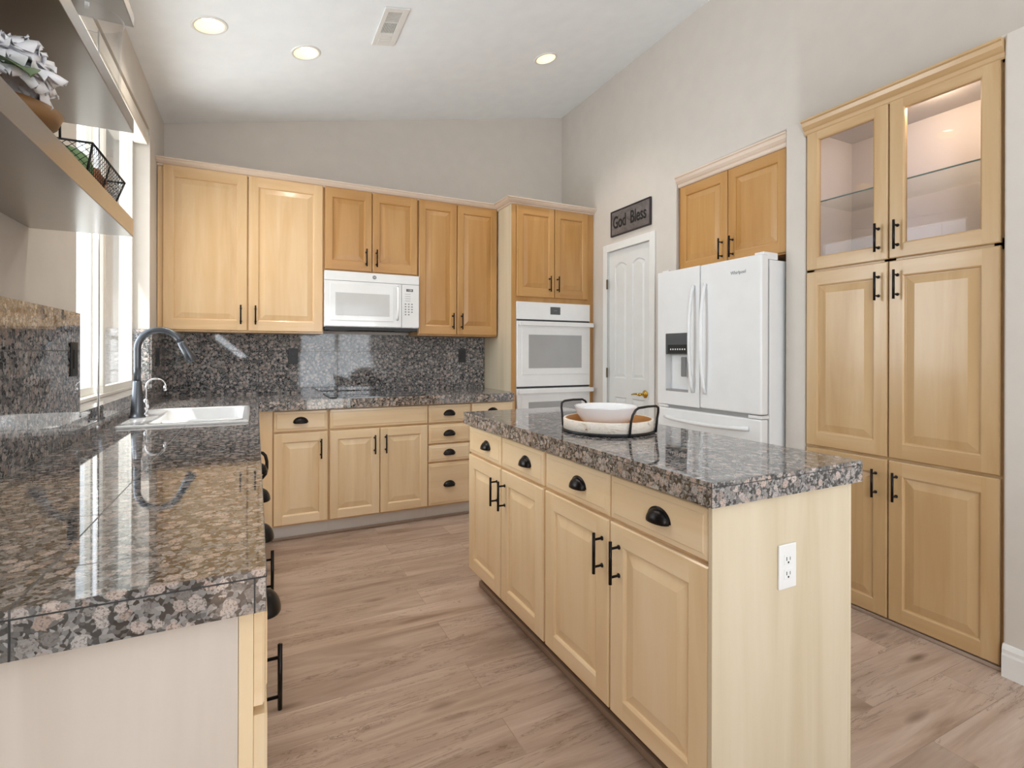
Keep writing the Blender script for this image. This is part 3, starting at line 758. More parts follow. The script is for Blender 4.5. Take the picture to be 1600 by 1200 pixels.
# cooktop
t = thing('cooktop', (.80, 4.05, CT), 'black glass cooktop set flush in the granite under the microwave', 'cooktop')
bm = bmesh.new()
def chamf(ins, z):
    a0, a1, b0, b1, k = .465 + ins, 1.165 - ins, 3.79 + ins, 4.30 - ins, .045
    return [bm.verts.new((x, y, z)) for x, y in ((a0 + k, b0), (a1 - k, b0), (a1, b0 + k), (a1, b1 - k), (a1 - k, b1), (a0 + k, b1), (a0, b1 - k), (a0, b0 + k))]
ring_bridge(bm, [chamf(0, CT + .0003), chamf(0, CT + .004), chamf(.003, CT + .006)])
link('glass_top', finish(bm, 'glass_top'), 'cooktop', t)
for x, y, r in ((.62, 3.93, .085), (1.0, 3.93, .10), (.62, 4.16, .095), (1.0, 4.16, .075)):
    lathe('burner_ring', [(r - .002, CT + .0061), (r - .002, CT + .0065), (r, CT + .0065), (r, CT + .0061)], (x, y), 'greytext', t, 40)

WOOD[:] = ['pale', 'pale_h']
# ---------------------------------------------------------------- sink run under the window
XF = .017
c = thing('sink_run_end_cabinet', (-.29, 1.32, 0), 'maple base cabinet at the near end of the window counter', 'cabinet', 'base cabinets under the window counter')
boxes('end_panel', [(-.594, -.0235, .885, .897, 0, CB - .001)], 'veneer_left', c)
boxes('corner_stile', [(-.023, -.0025, .885, .93, .0, CB - .001)], 'pale', c, .001)
boxes('cabinet_body', [(-.594, -.004, .897, 1.752, .10, CB - .001)], 'pale', c)
boxes('toe_kick', [(-.594, -.07, .897, 1.752, 0, .10)], 'toe', c)
def rfront(c, y0, y1, door_pull, cup=True, drawer=True):
    if drawer:
        d = panel_front('drawer', 'R', XF, y0, y1, .722, .872, c, 'drawer', t=.019)
        if cup: cup_pull('R', XF, (y0 + y1) / 2, .785, d)
    d = panel_front('door', 'R', XF, y0, y1, .112, .708, c, 'raised', t=.019)
    if door_pull: bar_pull('R', XF, door_pull, .522, d, L=.15)
rfront(c, .889, 1.342, 1.300); rfront(c, 1.348, 1.748, None)
c = thing('narrow_base_cabinet', (-.29, 1.95, 0), 'maple base cabinet with drawer midway along the window counter', 'cabinet', 'base cabinets under the window counter')
boxes('cabinet_body', [(-.594, -.004, 1.754, 2.648, .10, CB - .001)], 'pale', c)
boxes('toe_kick', [(-.594, -.07, 1.754, 2.648, 0, .10)], 'toe', c)
rfront(c, 1.758, 2.148, 1.925); rfront(c, 2.154, 2.644, None)
c = thing('sink_base_cabinet', (-.29, 3.03, 0), 'maple base cabinet holding the white sink', 'cabinet', 'base cabinets under the window counter')
boxes('cabinet_body', [(-.594, -.004, 2.650, 3.764, .10, .76), (-.03, -.004, 2.65, 3.764, .76, CB - .001)], 'pale', c)
boxes('toe_kick', [(-.594, -.07, 2.650, 3.764, 0, .10)], 'toe', c)
rfront(c, 2.656, 3.03, None, False); rfront(c, 3.036, 3.41, None, False)
t = thing('towel_hook', (XF, 2.95, .62), 'curved black towel hook on the sink cabinet door', 'towel hook')
tube('hook_bar', [([(XF, 2.95, .752), (XF + .014, 2.95, .750), (XF + .027, 2.95, .735), (XF + .034, 2.95, .705), (XF + .034, 2.95, .67), (XF + .028, 2.95, .640), (XF + .014, 2.95, .622), (XF, 2.95, .620)], .008)], 'black', t, 12)

# sink
t = thing('kitchen_sink', (-.28, 3.035, CT), 'white enamel drop-in sink in the granite counter under the window', 'sink')
def rrect(bm, x0, x1, y0, y1, r, z, n=6):
    L = []
    for cx, cy, a in ((x1 - r, y0 + r, -90), (x1 - r, y1 - r, 0), (x0 + r, y1 - r, 90), (x0 + r, y0 + r, 180)):
        for i in range(n + 1):
            an = math.radians(a + 90 * i / n); L.append(bm.verts.new((cx + r * math.cos(an), cy + r * math.sin(an), z)))
    return L
bm = bmesh.new()
bx0, bx1, by0, by1 = -.425, -.062, 2.698, 3.372
loops = [rrect(bm, -.53, -.03, 2.66, 3.41, .015, CT + .0005), rrect(bm, -.53, -.03, 2.66, 3.41, .015, CT + .008), rrect(bm, -.526, -.034, 2.664, 3.406, .015, CT + .0105),
    rrect(bm, bx0 - .006, bx1 + .006, by0 - .006, by1 + .006, .07, CT + .0105), rrect(bm, bx0, bx1, by0, by1, .065, CT + .004),
    rrect(bm, bx0 + .012, bx1 - .012, by0 + .012, by1 - .012, .06, .80), rrect(bm, bx0 + .05, bx1 - .05, by0 + .05, by1 - .05, .04, .775)]
ring_bridge(bm, loops, False, True)
link('basin', finish(bm, 'basin'), 'sink', t, True)
o = boxes('bowl_divider', [(bx0 + .004, bx1 - .004, 3.035, 3.065, .776, CT - .018)], 'sink', t, .012, 4)
for y in (2.87, 3.21): lathe('drain', [(.0, .7755), (.035, .7755), (.042, .778)], (-.245, y), 'chrome', t, 24)

# faucet
t = thing('kitchen_faucet', (-.505, 2.99, CT + .01), 'dark gunmetal gooseneck faucet with pull-down spray at the sink', 'faucet')
fx, fy, zb = -.505, 2.985, CT + .0105
lathe('base', [(.034, zb), (.034, zb + .006), (.028, zb + .012), (.0265, zb + .03), (.0178, 1.128), (.0155, 1.131)], (fx, fy), 'steel', t, 32, cap=True)
pts = [(fx, fy, 1.13), (fx, fy, 1.20), (fx, fy, 1.285)]
R_, cxx = .090, fx + .090
for i in range(1, 15):
    a = PI - math.radians(158) * i / 14
    pts.append((cxx + R_ * math.cos(a), fy, 1.285 + R_ * math.sin(a)))
tube('gooseneck', [(pts, .0150)], 'steel', t, 16)
e = Vector(pts[-1]); dd = (Vector(pts[-1]) - Vector(pts[-2])).normalized()
tube('spray_head', [([e, e + dd * .012, e + dd * .05, e + dd * .105, e + dd * .11], [.0155, .0175, .0195, .0245, .020])], 'steel', t, 20)
tube('lever', [([(fx, fy + .02, 1.03), (fx, fy + .045, 1.034), (fx + .01, fy + .08, 1.06)], [.009, .007, .005])], 'steel', t, 10)
t = thing('filter_tap', (-.487, 3.085, CT + .01), 'small chrome drinking water tap behind the gunmetal faucet', 'tap')
fx, fy = -.487, 3.085
lathe('tap_body', [(.015, zb), (.015, zb + .004), (.008, zb + .01), (.008, zb + .03), (.0125, zb + .036), (.0125, zb + .07), (.006, zb + .08)], (fx, fy), 'chrome', t, 20, cap=True)
pts = [(fx, fy, zb + .075), (fx, fy, 1.095)] + [(fx + .041 - .041 * math.cos(math.radians(170) * i / 10), fy, 1.095 + .041 * math.sin(math.radians(170) * i / 10)) for i in range(1, 11)]
pts.append((pts[-1][0] - .002, fy, pts[-1][2] - .012))
tube('spout', [(pts, .0042)], 'chrome', t, 10)
lathe('spout_tip', [(.005, pts[-1][2] - .016), (.0075, pts[-1][2] - .014), (.0075, pts[-1][2] + .004), (.005, pts[-1][2] + .010)], (pts[-1][0], fy), 'chrome', t, 14, cap=True)

# ---------------------------------------------------------------- outlets
def outlet(k, plane, a, zc, mat, hole, label, group=None, w=.072, h=.122, kind='duplex'):
    f = mapper(k, plane); p = f(a, zc, 0)
    t = thing('wall_outlet', p, label, 'outlet', group)
    boxes('cover_plate', [kbox(k, plane, a - w / 2, a + w / 2, zc - h / 2, zc + h / 2, -.006, -.0004)], mat, t, .002)
    if kind == 'duplex':
        for s in (-1, 1):
            q = boxes('receptacle', [kbox(k, plane, a - .017, a + .017, zc + s * .02 - .014, zc + s * .02 + .014, -.0075, -.006)], mat, t, .002)
            boxes('slot', [kbox(k, plane, a - .0085, a - .0060, zc + s * .02 - .003, zc + s * .02 + .007, -.0079, -.0075),
                kbox(k, plane, a + .0060, a + .0080, zc + s * .02 - .003, zc + s * .02 + .006, -.0079, -.0075),
                kbox(k, plane, a - .0028, a + .0028, zc + s * .02 - .011, zc + s * .02 - .006, -.0079, -.0075)], hole, q)
    else:
        boxes('switch_insert', [kbox(k, plane, a - .017, a + .017, zc - .034, zc + .034, -.0085, -.006)], mat, t, .0015)
    return t
outlet('Y', 4.411, .262, 1.238, 'blackp', 'darkgrey', 'black outlet in the back splash below the wide corner cabinet', 'black backsplash outlets')
outlet('Y', 4.411, 1.680, 1.240, 'blackp', 'darkgrey', 'black outlet in the back splash beside the oven tower', 'black backsplash outlets', kind='decora')
outlet('R', -.583, 2.335, 1.242, 'blackp', 'darkgrey', 'black outlet on the window wall just left of the window', 'black backsplash outlets', kind='decora')
outlet('R', -.583, 4.08, 1.235, 'blackp', 'darkgrey', 'black switch plate in the shaded corner between window and back wall', 'black backsplash outlets', w=.12, kind='decora')
outlet('Y', .940, 1.3135, .683, 'white', 'text', 'white duplex outlet on the end panel of the island', None)

WOOD[:] = ['pale', 'pale_h']
# ---------------------------------------------------------------- island
c = thing('kitchen_island', (1.33, 1.78, 0), 'maple island cabinet with four drawers and four doors', 'island')
XI = 1.033; IB = .884
boxes('cabinet_body', [(XI + .020, 1.598, .952, 2.606, .10, IB)], 'maple', c, .001)
boxes('end_panel', [(XI - .002, 1.597, .940, .952, 0, IB - .0005)], 'veneer', c)
boxes('corner_stile', [(1.5975, 1.611, .940, 2.606, 0, IB - .0005)], 'veneer', c)
boxes('toe_kick', [(1.108, 1.598, .952, 2.60, 0, .10)], 'toe_brown', c)
boxes('shoe_moulding', [(1.090, 1.108, .953, 2.60, 0, .028)], 'shoe', c, .005)
for a, b, p, cu in ((.954, 1.362, 1.315, 1.135), (1.371, 1.783, 1.404, 1.545), (1.800, 2.194, 2.154, 1.947), (2.204, 2.603, 2.241, 2.366)):
    d = panel_front('drawer', 'L', XI, a, b, .734, .872, c, 'drawer'); cup_pull('L', XI, cu, .806, d)
    d = panel_front('door', 'L', XI, a, b, .108, .722, c, 'raised', stile=.074, rail=.072); bar_pull('L', XI, p, .608, d)
o = boxes('island_worktop', [(1.0094, 1.633, .920, 2.622, .885, .948)], 'gr_island')
tag(o, 'speckled brown granite slab on top of the island', 'countertop')
boxes('edge_joint', [(1.0088, 1.0096, .920, 2.622, .9345, .9362), (1.0094, 1.633, .9194, .9202, .9345, .9362)], 'darkgrey', o)

# tray and bowl on the island
tc_ = (1.31, 1.742); zt = .948
t = thing('serving_tray', (tc_[0], tc_[1], zt), 'round whitewashed wooden tray with black metal handles on the island', 'tray')
lathe('tray_rim', [(.160, zt + .014), (.177, zt + .006), (.184, zt + .010), (.185, zt + .050), (.183, zt + .053), (.176, zt + .053), (.174, zt + .050), (.173, zt + .016)], tc_, 'whitewash', t, 56)
lathe('tray_floor', [(.0, zt + .010), (.1755, zt + .010), (.1755, zt + .017), (.0, zt + .017)], tc_, 'traywood_in', t, 56)
lathe('tray_lining', [(.1728, zt + .016), (.1732, zt + .051), (.1742, zt + .0525)], tc_, 'traywood_in', t, 56)
lathe('base_ring', [(.180, zt + .0005), (.190, zt + .0005), (.190, zt + .012), (.1856, zt + .012), (.1856, zt + .004), (.180, zt + .004)], tc_, 'rack', t, 56)
for phi in (-75, 105):
    path = []
    def hp(off, z, out=0):
        a = math.radians(phi + off); r = .1925 + out; return (tc_[0] + r * math.cos(a), tc_[1] + r * math.sin(a), z)
    A = Vector(hp(-27, zt + .004)); B = Vector(hp(27, zt + .004)); o_ = Vector((math.cos(math.radians(phi)), math.sin(math.radians(phi)), 0))
    for f_, z, out in ((0, .004, 0), (0, .06, .006), (.01, .085, .012), (.06, .104, .018), (.16, .112, .02), (.5, .114, .022), (.84, .112, .02), (.94, .104, .018), (.99, .085, .012), (1, .06, .006), (1, .004, 0)):
        p = A.lerp(B, f_) + o_ * out; p.z = zt + z; path.append(p)
    tube('tray_handle', [(path, .0048)], 'rack', t, 10)
zb2 = zt + .0175
t = lathe('ceramic_bowl', [(.0, zb2), (.060, zb2), (.066, zb2 + .004), (.098, zb2 + .022), (.120, zb2 + .052), (.129, zb2 + .080), (.131, zb2 + .084), (.127, zb2 + .085), (.122, zb2 + .078), (.112, zb2 + .050), (.090, zb2 + .026), (.0, zb2 + .012)], (1.305, 1.750), 'bowl', None, 56)
# faintly lobed rim
for vv in t.data.vertices:
    dx, dy = vv.co.x - 1.305, vv.co.y - 1.750; a = math.atan2(dy, dx); k = 1 + .012 * math.sin(6 * a) * min(1, math.hypot(dx, dy) / .12)
    vv.co.x = 1.305 + dx * k; vv.co.y = 1.750 + dy * k
rehome(t, (1.305, 1.750, zb2)); tag(t, 'white glazed ceramic bowl standing in the round tray', 'bowl')

# ---------------------------------------------------------------- refrigerator
XR = 2.50
f = thing('refrigerator', (2.9, 2.35, 0), 'white french door refrigerator with ice dispenser in the wall niche', 'refrigerator')
ry0, ry1, rs = 1.940, 2.760, 2.384
boxes('body', [(XR + .075, 3.30, ry0 + .004, ry1 - .004, .04, 1.795)], 'fridge', f, .004)
boxes('gasket', [(XR + .058, XR + .078, ry0 + .012, ry1 - .012, .10, 1.80)], 'greyline', f)
def rdoor(y0, y1, z0, z1, name='door'): return boxes(name, [(XR, XR + .060, y0, y1, z0, z1)], 'fridge', f, .011, 4)
dR = rdoor(ry0, rs - .002, .925, 1.822); dL = boxes('door', [(XR, XR + .060, rs + .002, 2.478, .925, 1.822), (XR, XR + .060, 2.684, ry1, .925, 1.822), (XR, XR + .060, 2.478, 2.684, 1.402, 1.822), (XR, XR + .060, 2.478, 2.684, .925, 1.015), (XR + .050, XR + .060, 2.478, 2.684, 1.015, 1.402)], 'fridge', f)
fz = rdoor(ry0, ry1, .09, .900, 'freezer_drawer')
def bow(y, z0, z1, out=.036):
    P = []
    for i in range(17):
        u = i / 16; P.append((XR - .006 - out * math.sin(PI * u) ** .6, y, z0 + (z1 - z0) * u))
    return P
tube('door_handle', [(bow(2.336, 1.02, 1.70), .0105)], 'fridge', dR, 14)
tube('door_handle', [(bow(2.432, 1.02, 1.70), .0105)], 'fridge', dL, 14)
P = [(XR - .006 - .04 * math.sin(PI * i / 16) ** .5, 2.02 + .66 * i / 16, .842 - .01 * math.sin(PI * i / 16)) for i in range(17)]
tube('freezer_handle', [(P, .012)], 'fridge', fz, 14)
dsp = boxes('dispenser_panel', [(XR - .002, XR + .008, 2.480, 2.682, 1.262, 1.402)], 'display', dL, .002)
boxes('dispenser_screen', [(XR - .0026, XR - .0018, 2.488, 2.66, 1.268, 1.325)], 'blackp', dsp)
for i in range(7): boxes('dispenser_icon', [(XR - .0032, XR - .0026, 2.502 + i * .021, 2.512 + i * .021, 1.290, 1.300)], 'white', dsp)
boxes('dispenser_paddle', [(XR + .004, XR + .014, 2.505, 2.548, 1.115, 1.245)], 'greytext', dL, .004)
boxes('dispenser_tray', [(XR + .001, XR + .055, 2.480, 2.682, 1.012, 1.028)], 'greyline', dL, .002)
boxes('hinge_cover', [(XR + .03, XR + .15, ry0 + .01, ry0 + .07, 1.797, 1.838)], 'fridge', f, .004)
boxes('hinge_cover', [(XR + .03, XR + .15, ry1 - .07, ry1 - .01, 1.797, 1.838)], 'fridge', f, .004)
boxes('middle_hinge', [(XR + .006, XR + .07, ry0 + .004, ry0 + .09, .903, .921), (XR + .006, XR + .07, ry1 - .09, ry1 - .004, .903, .921)], 'whitem', f, .002)
boxes('seam', [(XR + .02, XR + .06, ry0 + .09, ry1 - .09, .900, .925)], 'greyline', f)
boxes('base_grille', [(XR + .05, XR + .08, ry0 + .02, ry1 - .02, .01, .09)], 'darkgrey', f)
text_mesh('brand_lettering', 'Whirlpool', .030, (XR - .0008, 2.095, 1.738), 'L', 'greytext', dR, .0004, .85, .95)

WOOD[:] = ['honey', 'maple_shade_h']
# cabinet above the refrigerator
c = thing('fridge_top_cabinet', (2.76, 2.37, 1.85), 'two-door maple cabinet in the niche above the refrigerator', 'cabinet')
boxes('cabinet_body', [(2.742, 3.34, 1.927, 2.798, 1.845, 2.52)], 'honey', c)
for a, b, p in ((1.950, 2.361, 2.321), (2.366, 2.782, 2.406)):
    d = panel_front('door', 'L', 2.720, a, b, 1.852, 2.452, c, 'raised', stile=.062, rail=.070); bar_pull('L', 2.720, p, 1.948, d)
CPF = [(0, 2.455), (0, 2.530), (.046, 2.530), (.046, 2.521), (.038, 2.516), (.032, 2.498), (.020, 2.484), (.012, 2.478), (.010, 2.462), (.004, 2.455)]
bm = bmesh.new(); ring_bridge(bm, [[bm.verts.new((2.728 - a, y, z)) for a, z in CPF] for y in (1.927, 2.798)])
link('crown', finish(bm, 'crown'), 'crown', c)

WOOD[:] = ['mid', 'mid_h']
# ---------------------------------------------------------------- pantry with glass doors
c = thing('pantry_cabinet', (2.70, 1.385, 0), 'tall built-in maple pantry with two glass upper doors', 'cabinet')
XP = 2.664
pb0, pb1 = PY0 + .002, PY1 - .002
boxes('cabinet_body', [(XP + .021, 3.2, pb0, pb1, .022, 1.690)], 'mid', c)
boxes('face_frame', [(XP + .021, XP + .040, pb0, pb0 + .04, 1.69, 2.49), (XP + .021, XP + .040, pb1 - .04, pb1, 1.69, 2.49), (XP + .021, XP + .040, 1.365, 1.415, 1.69, 2.49), (XP + .021, XP + .040, pb0, pb1, 2.44, 2.49), (XP + .021, XP + .040, pb0, pb1, 1.69, 1.735)], 'mid', c)
boxes('display_interior', [(XP + .04, 3.20, pb0, pb0 + .015, 1.69, 2.49), (XP + .04, 3.20, pb1 - .015, pb1, 1.69, 2.49), (3.06, 3.20, pb0, pb1, 1.69, 2.49), (XP + .04, 3.20, pb0, pb1, 2.47, 2.49), (XP + .04, 3.20, pb0, pb1, 1.69, 1.735)], 'niche', c)
gs = boxes('glass_shelf', [(XP + .045, 3.05, pb0 + .016, pb1 - .016, 2.080, 2.086)], 'shelfglass', c)
boxes('shelf_edge', [(XP + .0445, XP + .0455, pb0 + .016, pb1 - .016, 2.0795, 2.0865)], 'glassedge', gs)
for a, b, pu in ((.981, 1.3865, 1.349), (1.3925, 1.792, 1.431)):
    d = panel_front('glass_door', 'L', XP, a, b, 1.716, 2.472, c, 'glass', stile=.066, rail=.070); bar_pull('L', XP, pu, 1.820, d)
    boxes('glass_pane', [(XP + .012, XP + .015, a + .064, b - .064, 1.78, 2.405)], 'cabglass', d)
    d = panel_front('door', 'L', XP, a, b, .781, 1.704, c, 'raised', stile=.066, rail=.078); bar_pull('L', XP, pu, 1.590, d)
    d = panel_front('door', 'L', XP, a, b, .022, .768, c, 'raised', stile=.066, rail=.074); bar_pull('L', XP, pu - .0 + (.003 if pu < 1.4 else .010), .652, d)
bm = bmesh.new(); ring_bridge(bm, [[bm.verts.new((XP + .006 - a, y, z - .010)) for a, z in CPF] for y in (PY0 + .001, PY1 - .001)])
o = link('crown', finish(bm, 'crown'), 'mid_h', c)
boxes('shoe_moulding', [(XP + .0, XP + .021, pb0, pb1, 0, .0165)], 'shoe', c, .004)
lathe('puck_light', [(.0, 2.4565), (.030, 2.4565), (.032, 2.460), (.032, 2.4695), (.0, 2.4695)], (2.735, 1.25), 'puck', c, 24)
pl = bpy.data.lights.new('puck_glow', 'POINT'); pl.energy = 5.0; pl.color = (1, .84, .62); pl.shadow_soft_size = .03
plo = bpy.data.objects.new('puck_glow', pl); COL.objects.link(plo); plo.location = (2.735, 1.25, 2.435)

# ---------------------------------------------------------------- floating shelves
SX1, SY0, SY1 = -.345, .74, 1.976
for z0, z1, lb in ((1.629, 1.683, 'lowest of three taupe floating shelves, holding the wire basket'), (1.953, 1.997, 'middle taupe floating shelf, under the glass vase'), (2.284, 2.321, 'topmost taupe floating shelf on the window wall')):
    o = boxes('floating_shelf', [(XL + .001, SX1, SY0, SY1, z0, z1)], 'shelf', None, .0015)
    rehome(o, (XL, (SY0 + SY1) / 2, z0)); tag(o, lb, 'shelf', 'floating shelves left of the window')
# glass vase
vb = 1.998
t = lathe('glass_vase', [(.0, vb + .0005), (.070, vb + .0005), (.080, vb + .006), (.083, vb + .03), (.084, vb + .15), (.088, vb + .225), (.092, vb + .232), (.089, vb + .234), (.084, vb + .224), (.080, vb + .15), (.079, vb + .03), (.074, vb + .012), (.0, vb + .010)], (-.440, 1.86), 'jarglass', None, 48)
rehome(t, (-.44, 1.86, vb)); tag(t, 'clear glass vase standing on the middle floating shelf', 'vase')
# wooden bowl with flower
wb = 1.684; cx, cy = -.455, 1.37
t = thing('wooden_bowl', (cx, cy, wb), 'brown turned wooden bowl on a white foot on the lowest shelf', 'bowl')
lathe('bowl_shell', [(.0, wb + .035), (.05, wb + .035), (.086, wb + .052), (.095, wb + .075), (.091, wb + .076), (.080, wb + .056), (.0, wb + .045)], (cx, cy), 'bowlwood', t, 40)
lathe('foot', [(.0, wb + .0005), (.052, wb + .0005), (.050, wb + .006), (.034, wb + .014), (.032, wb + .036), (.0, wb + .036)], (cx, cy), 'bowl', t, 32)
# peony
fc = Vector((-.425, 1.300, 1.803))
t = thing('artificial_peony', (fc.x, fc.y, wb + .06), 'large white artificial peony resting in the wooden bowl on the lowest shelf', 'flower')
bm = bmesh.new(); rnd = random.Random(3)
for ringi, (cnt, elev, ln, wd) in enumerate(((9, 80, .040, .030), (11, 60, .058, .042), (13, 38, .074, .050), (15, 15, .086, .054), (15, -10, .088, .054), (12, -35, .080, .05))):
    for i in range(cnt):
        az = 2 * PI * (i + rnd.random() * .6) / cnt + ringi; el = math.radians(elev + rnd.uniform(-10, 10))
        d = Vector((math.cos(az) * math.cos(el), math.sin(az) * math.cos(el), math.sin(el)))
        side = Vector((-math.sin(az), math.cos(az), 0)); up = side.cross(d) * -1
        nu, nv = 6, 6; L_ = ln * rnd.uniform(.85, 1.12); G = []
        for a in range(nu + 1):
            u = a / nu; row = []
            for b in range(nv + 1):
                w_ = (b / nv - .5) * 2; width = wd * math.sin(PI * min(1, .12 + u * .86)) ** .7
                fr = .006 * u * math.sin(b * 2.1 + i * 1.7) + rnd.uniform(-.0025, .0025) * u
                p = fc + d * (L_ * u * (1 - .18 * w_ * w_)) + side * (w_ * width * .6) + up * (.020 * math.sin(PI * u * .8) - .012 * w_ * w_ * u + fr)
                row.append(bm.verts.new(p))
            G.append(row)
        for a in range(nu):
            for b in range(nv): bm.faces.new((G[a][b], G[a + 1][b], G[a + 1][b + 1], G[a][b + 1]))
me = bpy.data.meshes.new('bloom'); bm.to_mesh(me); bm.free()
o = link('bloom', me, 'petal', t, True); md = o.modifiers.new('solid', 'SOLIDIFY'); md.thickness = .0008
def leaf(p0, p1, wd):
    bm = bmesh.new(); p0, p1 = Vector(p0), Vector(p1); d = p1 - p0; s = d.cross(Vector((0, 0, 1))).normalized(); G = []
    for a in range(9):
        u = a / 8; w_ = wd * math.sin(PI * min(.98, u * .96 + .02)); c_ = p0 + d * u + Vector((0, 0, .02 * math.sin(PI * u)))
        G.append([bm.verts.new(c_ - s * w_ + Vector((0, 0, .006))), bm.verts.new(c_), bm.verts.new(c_ + s * w_ + Vector((0, 0, .006)))])
    for a in range(8):
        for b in range(2): bm.faces.new((G[a][b], G[a + 1][b], G[a + 1][b + 1], G[a][b + 1]))
    me = bpy.data.meshes.new('leaf'); bm.to_mesh(me); bm.free(); o = link('leaf', me, 'leaf', t, True)
    md = o.modifiers.new('solid', 'SOLIDIFY'); md.thickness = .001
leaf(fc + Vector((.01, -.02, -.02)), fc + Vector((.07, -.115, -.055)), .028)
leaf(fc + Vector((-.02, -.04, -.02)), fc + Vector((-.06, -.12, -.05)), .026)
# wire basket
bz = 1.684
t = thing('wire_basket', (-.46, 1.765, bz), 'black chicken-wire basket at the far end of the lowest floating shelf', 'basket')
top = [Vector(p) for p in ((-.362, 1.600, 1.783), (-.360, 1.935, 1.783), (-.560, 1.935, 1.783), (-.560, 1.600, 1.783))]
bot = [Vector(p) for p in ((-.385, 1.630, bz + .003), (-.383, 1.895, bz + .003), (-.535, 1.895, bz + .003), (-.535, 1.630, bz + .003))]
paths = [([top[i], top[(i + 1) % 4]], .0028) for i in range(4)] + [([bot[i], bot[(i + 1) % 4]], .0024) for i in range(4)] + [([top[i], bot[i]], .0026) for i in range(4)]
mid = lambda a, b, u: a.lerp(b, u)
for u in (.5,): paths += [([mid(top[0], top[1], u), mid(bot[0], bot[1], u)], .0022), ([mid(top[3], top[2], u), mid(bot[3], bot[2], u)], .0022)]
tube('frame', paths, 'rack', t, 8)
bm = bmesh.new()
def netting(A, B, C, D, nu, nv):
    P = lambda u, v: A.lerp(B, u).lerp(D.lerp(C, u), v)
    for i in range(nu):
        for j in range(nv * 2 - 1):
            cu = (i + (.5 if j % 2 == 0 else 1.0)) / nu; cvv = (j + 1) / (2 * nv); hu, hv = .5 / nu, 1 / (2 * nv)
            if cu + hu > 1.001: continue
            bm.faces.new([bm.verts.new(P(cu - hu, cvv)), bm.verts.new(P(cu, cvv - hv)), bm.verts.new(P(cu + hu, cvv)), bm.verts.new(P(cu, cvv + hv))])
for i, nn in ((0, 18), (1, 10), (2, 18), (3, 10)):
    j = (i + 1) % 4; netting(top[i], top[j], bot[j], bot[i], nn, 6)
netting(bot[0], bot[1], bot[2], bot[3], 14, 8)
bmesh.ops.remove_doubles(bm, verts=bm.verts, dist=1e-5)
me = bpy.data.meshes.new('wire_netting'); bm.to_mesh(me); bm.free(); o = link('wire_netting', me, 'rack', t)
wf = o.modifiers.new('wire', 'WIREFRAME'); wf.thickness = .0015; wf.use_boundary = True
hp_ = [(-.425, 1.600, 1.783), (-.425, 1.598, 1.83), (-.435, 1.597, 1.845), (-.525, 1.597, 1.845), (-.535, 1.598, 1.83), (-.535, 1.600, 1.783)]
tube('handle', [(hp_, .0026)], 'rack', t, 8)
def ball(x, y, r, mat, label, rough=.0):
    bm = bmesh.new(); bmesh.ops.create_icosphere(bm, subdivisions=4, radius=r)
    for v_ in bm.verts:
        n_ = noise.noise(v_.co * 60) * rough; v_.co *= 1 + n_
    me = bpy.data.meshes.new('ball'); bm.to_mesh(me); bm.free()
    o = link('decorative_ball', me, mat, None, True); o.location = (x, y, bz + .006 + r * (1 + rough * .5)); tag(o, label, 'decoration', 'decorative balls in the wire basket')
ball(-.434, 1.692, .052, 'greenball', 'green decorative ball in the near end of the wire basket', .03)
ball(-.418, 1.782, .042, 'brownball', 'brown textured ball in the middle of the wire basket', .25)
ball(-.416, 1.858, .032, 'whiteball', 'pale textured ball at the far end of the wire basket', .35)
ball(-.500, 1.800, .030, 'whiteball', 'pale textured ball behind the brown ball in the wire basket', .35)

# ---------------------------------------------------------------- ceiling lamps and vent
def cpt(x, y, dn=0):
    """point on the ceiling, dn metres below it along its normal"""
    n = Vector((math.sin(slope), 0, -math.cos(slope)))
    return Vector((x, y, CZ(x))) + n * dn
def clathe(name, prof, x, y, mats, parent, n=40):
    c0 = cpt(x, y); ex = Vector((math.cos(slope), 0, math.sin(slope))); ey = Vector((0, 1, 0)); nn = Vector((math.sin(slope), 0, -math.cos(slope)))
    bm = bmesh.new(); L = [[bm.verts.new(c0 + ex * (r * math.cos(2 * PI * i / n)) + ey * (r * math.sin(2 * PI * i / n)) + nn * d) for i in range(n)] for r, d in prof]
    ring_bridge(bm, L, False, False)
    if prof[-1][0] < .07 and name == 'lens': bm.faces.new(L[-1])
    return link(name, finish(bm, name), mats, parent, True)
lab = ['recessed ceiling lamp nearest the window wall', 'recessed ceiling lamp between the window-side lamp and the vent', 'recessed ceiling lamp near the right wall beside the sloped edge', 'recessed ceiling lamp above the sink aisle, seen mirrored in the glass pantry door']
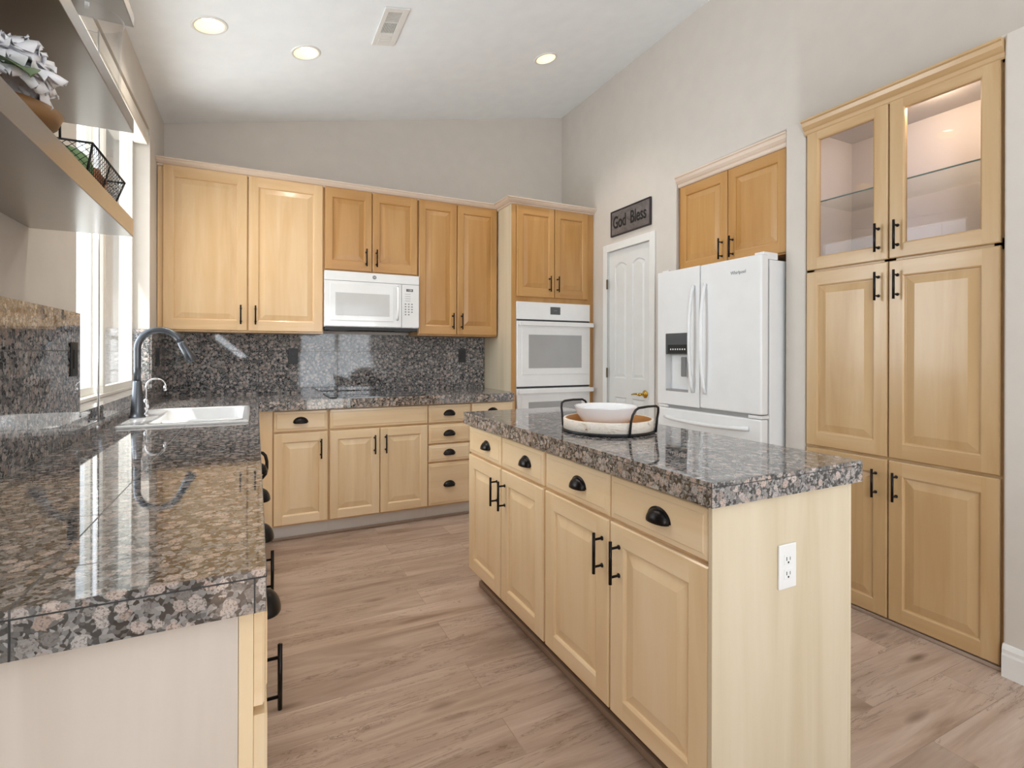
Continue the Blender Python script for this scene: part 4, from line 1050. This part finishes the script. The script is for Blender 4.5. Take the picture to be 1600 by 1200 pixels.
for (x, y), lb in zip(LAMPS, lab):
    t = thing('recessed_ceiling_lamp', cpt(x, y), lb, 'light', 'recessed ceiling lamps')
    clathe('trim_ring', [(.071, -.004), (.071, .003), (.082, .005), (.088, .002), (.088, -.0005)], x, y, 'trim', t)
    clathe('reflector', [(.0705, .003), (.066, -.02), (.056, -.055), (.050, -.06)], x, y, 'reflector', t)
    clathe('lens', [(.052, -.052), (.050, -.0545), (.0495, -.055)], x, y, 'lamp', t)
    l = bpy.data.lights.new('lamp_glow', 'SPOT'); l.energy = 26; l.spot_size = math.radians(120); l.spot_blend = .8; l.color = (1, .93, .82); l.shadow_soft_size = .045
    lo = bpy.data.objects.new('lamp_glow', l); COL.objects.link(lo); lo.location = cpt(x, y, .01)
    lo.rotation_euler = (0, 0, 0)
# vent
vx0, vx1, vy0, vy1 = .632, .770, 2.852, 3.236
t = thing('ceiling_vent', cpt(.70, 3.04), 'white slatted air vent in the sloped ceiling', 'vent')
def cboxes(name, lst, mats, parent, bevel=0):
    bm = bmesh.new()
    for a0, a1, b0, b1, d0, d1_ in lst:
        v = []
        for dd_ in (d0, d1_):
            for x, y in ((a0, b0), (a1, b0), (a1, b1), (a0, b1)): v.append(bm.verts.new(cpt(x, y, dd_)))
        for q in ((0, 1, 2, 3), (4, 5, 6, 7), (0, 1, 5, 4), (1, 2, 6, 5), (2, 3, 7, 6), (3, 0, 4, 7)): bm.faces.new([v[i] for i in q])
    bmesh.ops.recalc_face_normals(bm, faces=bm.faces); me = bpy.data.meshes.new(name); bm.to_mesh(me); bm.free()
    o = link(name, me, mats, parent)
    if bevel: bev(o, bevel)
    return o
cboxes('vent_plate', [(vx0, vx0 + .026, vy0, vy1, .0006, .008), (vx1 - .034, vx1, vy0, vy1, .0006, .008), (vx0 + .026, vx1 - .034, vy0, vy0 + .036, .0006, .008), (vx0 + .026, vx1 - .034, 3.100, vy1, .0006, .008), (vx0 + .026, vx1 - .034, 2.985, 2.992, .0006, .008)], 'trim', t, .002)
cboxes('duct_dark_sheet', [(vx0 + .026, vx1 - .034, vy0 + .036, 3.100, .0006, .0012)], 'blackp', t)  # black sheet stands in for the unlit space behind the louvres
for i in range(8): cboxes('louvre', [(vx0 + .026, vx1 - .034, 2.893 + i * .0118, 2.8985 + i * .0118, .002, .0065)], 'trim', t)
for i in range(9): cboxes('louvre', [(vx0 + .030 + i * .0088, vx0 + .0335 + i * .0088, 2.992, 3.100, .002, .0065)], 'trim', t)
for i in range(4): cboxes('closed_louvre', [(vx0 + .03, vx1 - .038, 3.115 + i * .022, 3.131 + i * .022, .008, .0095)], 'trim', t)
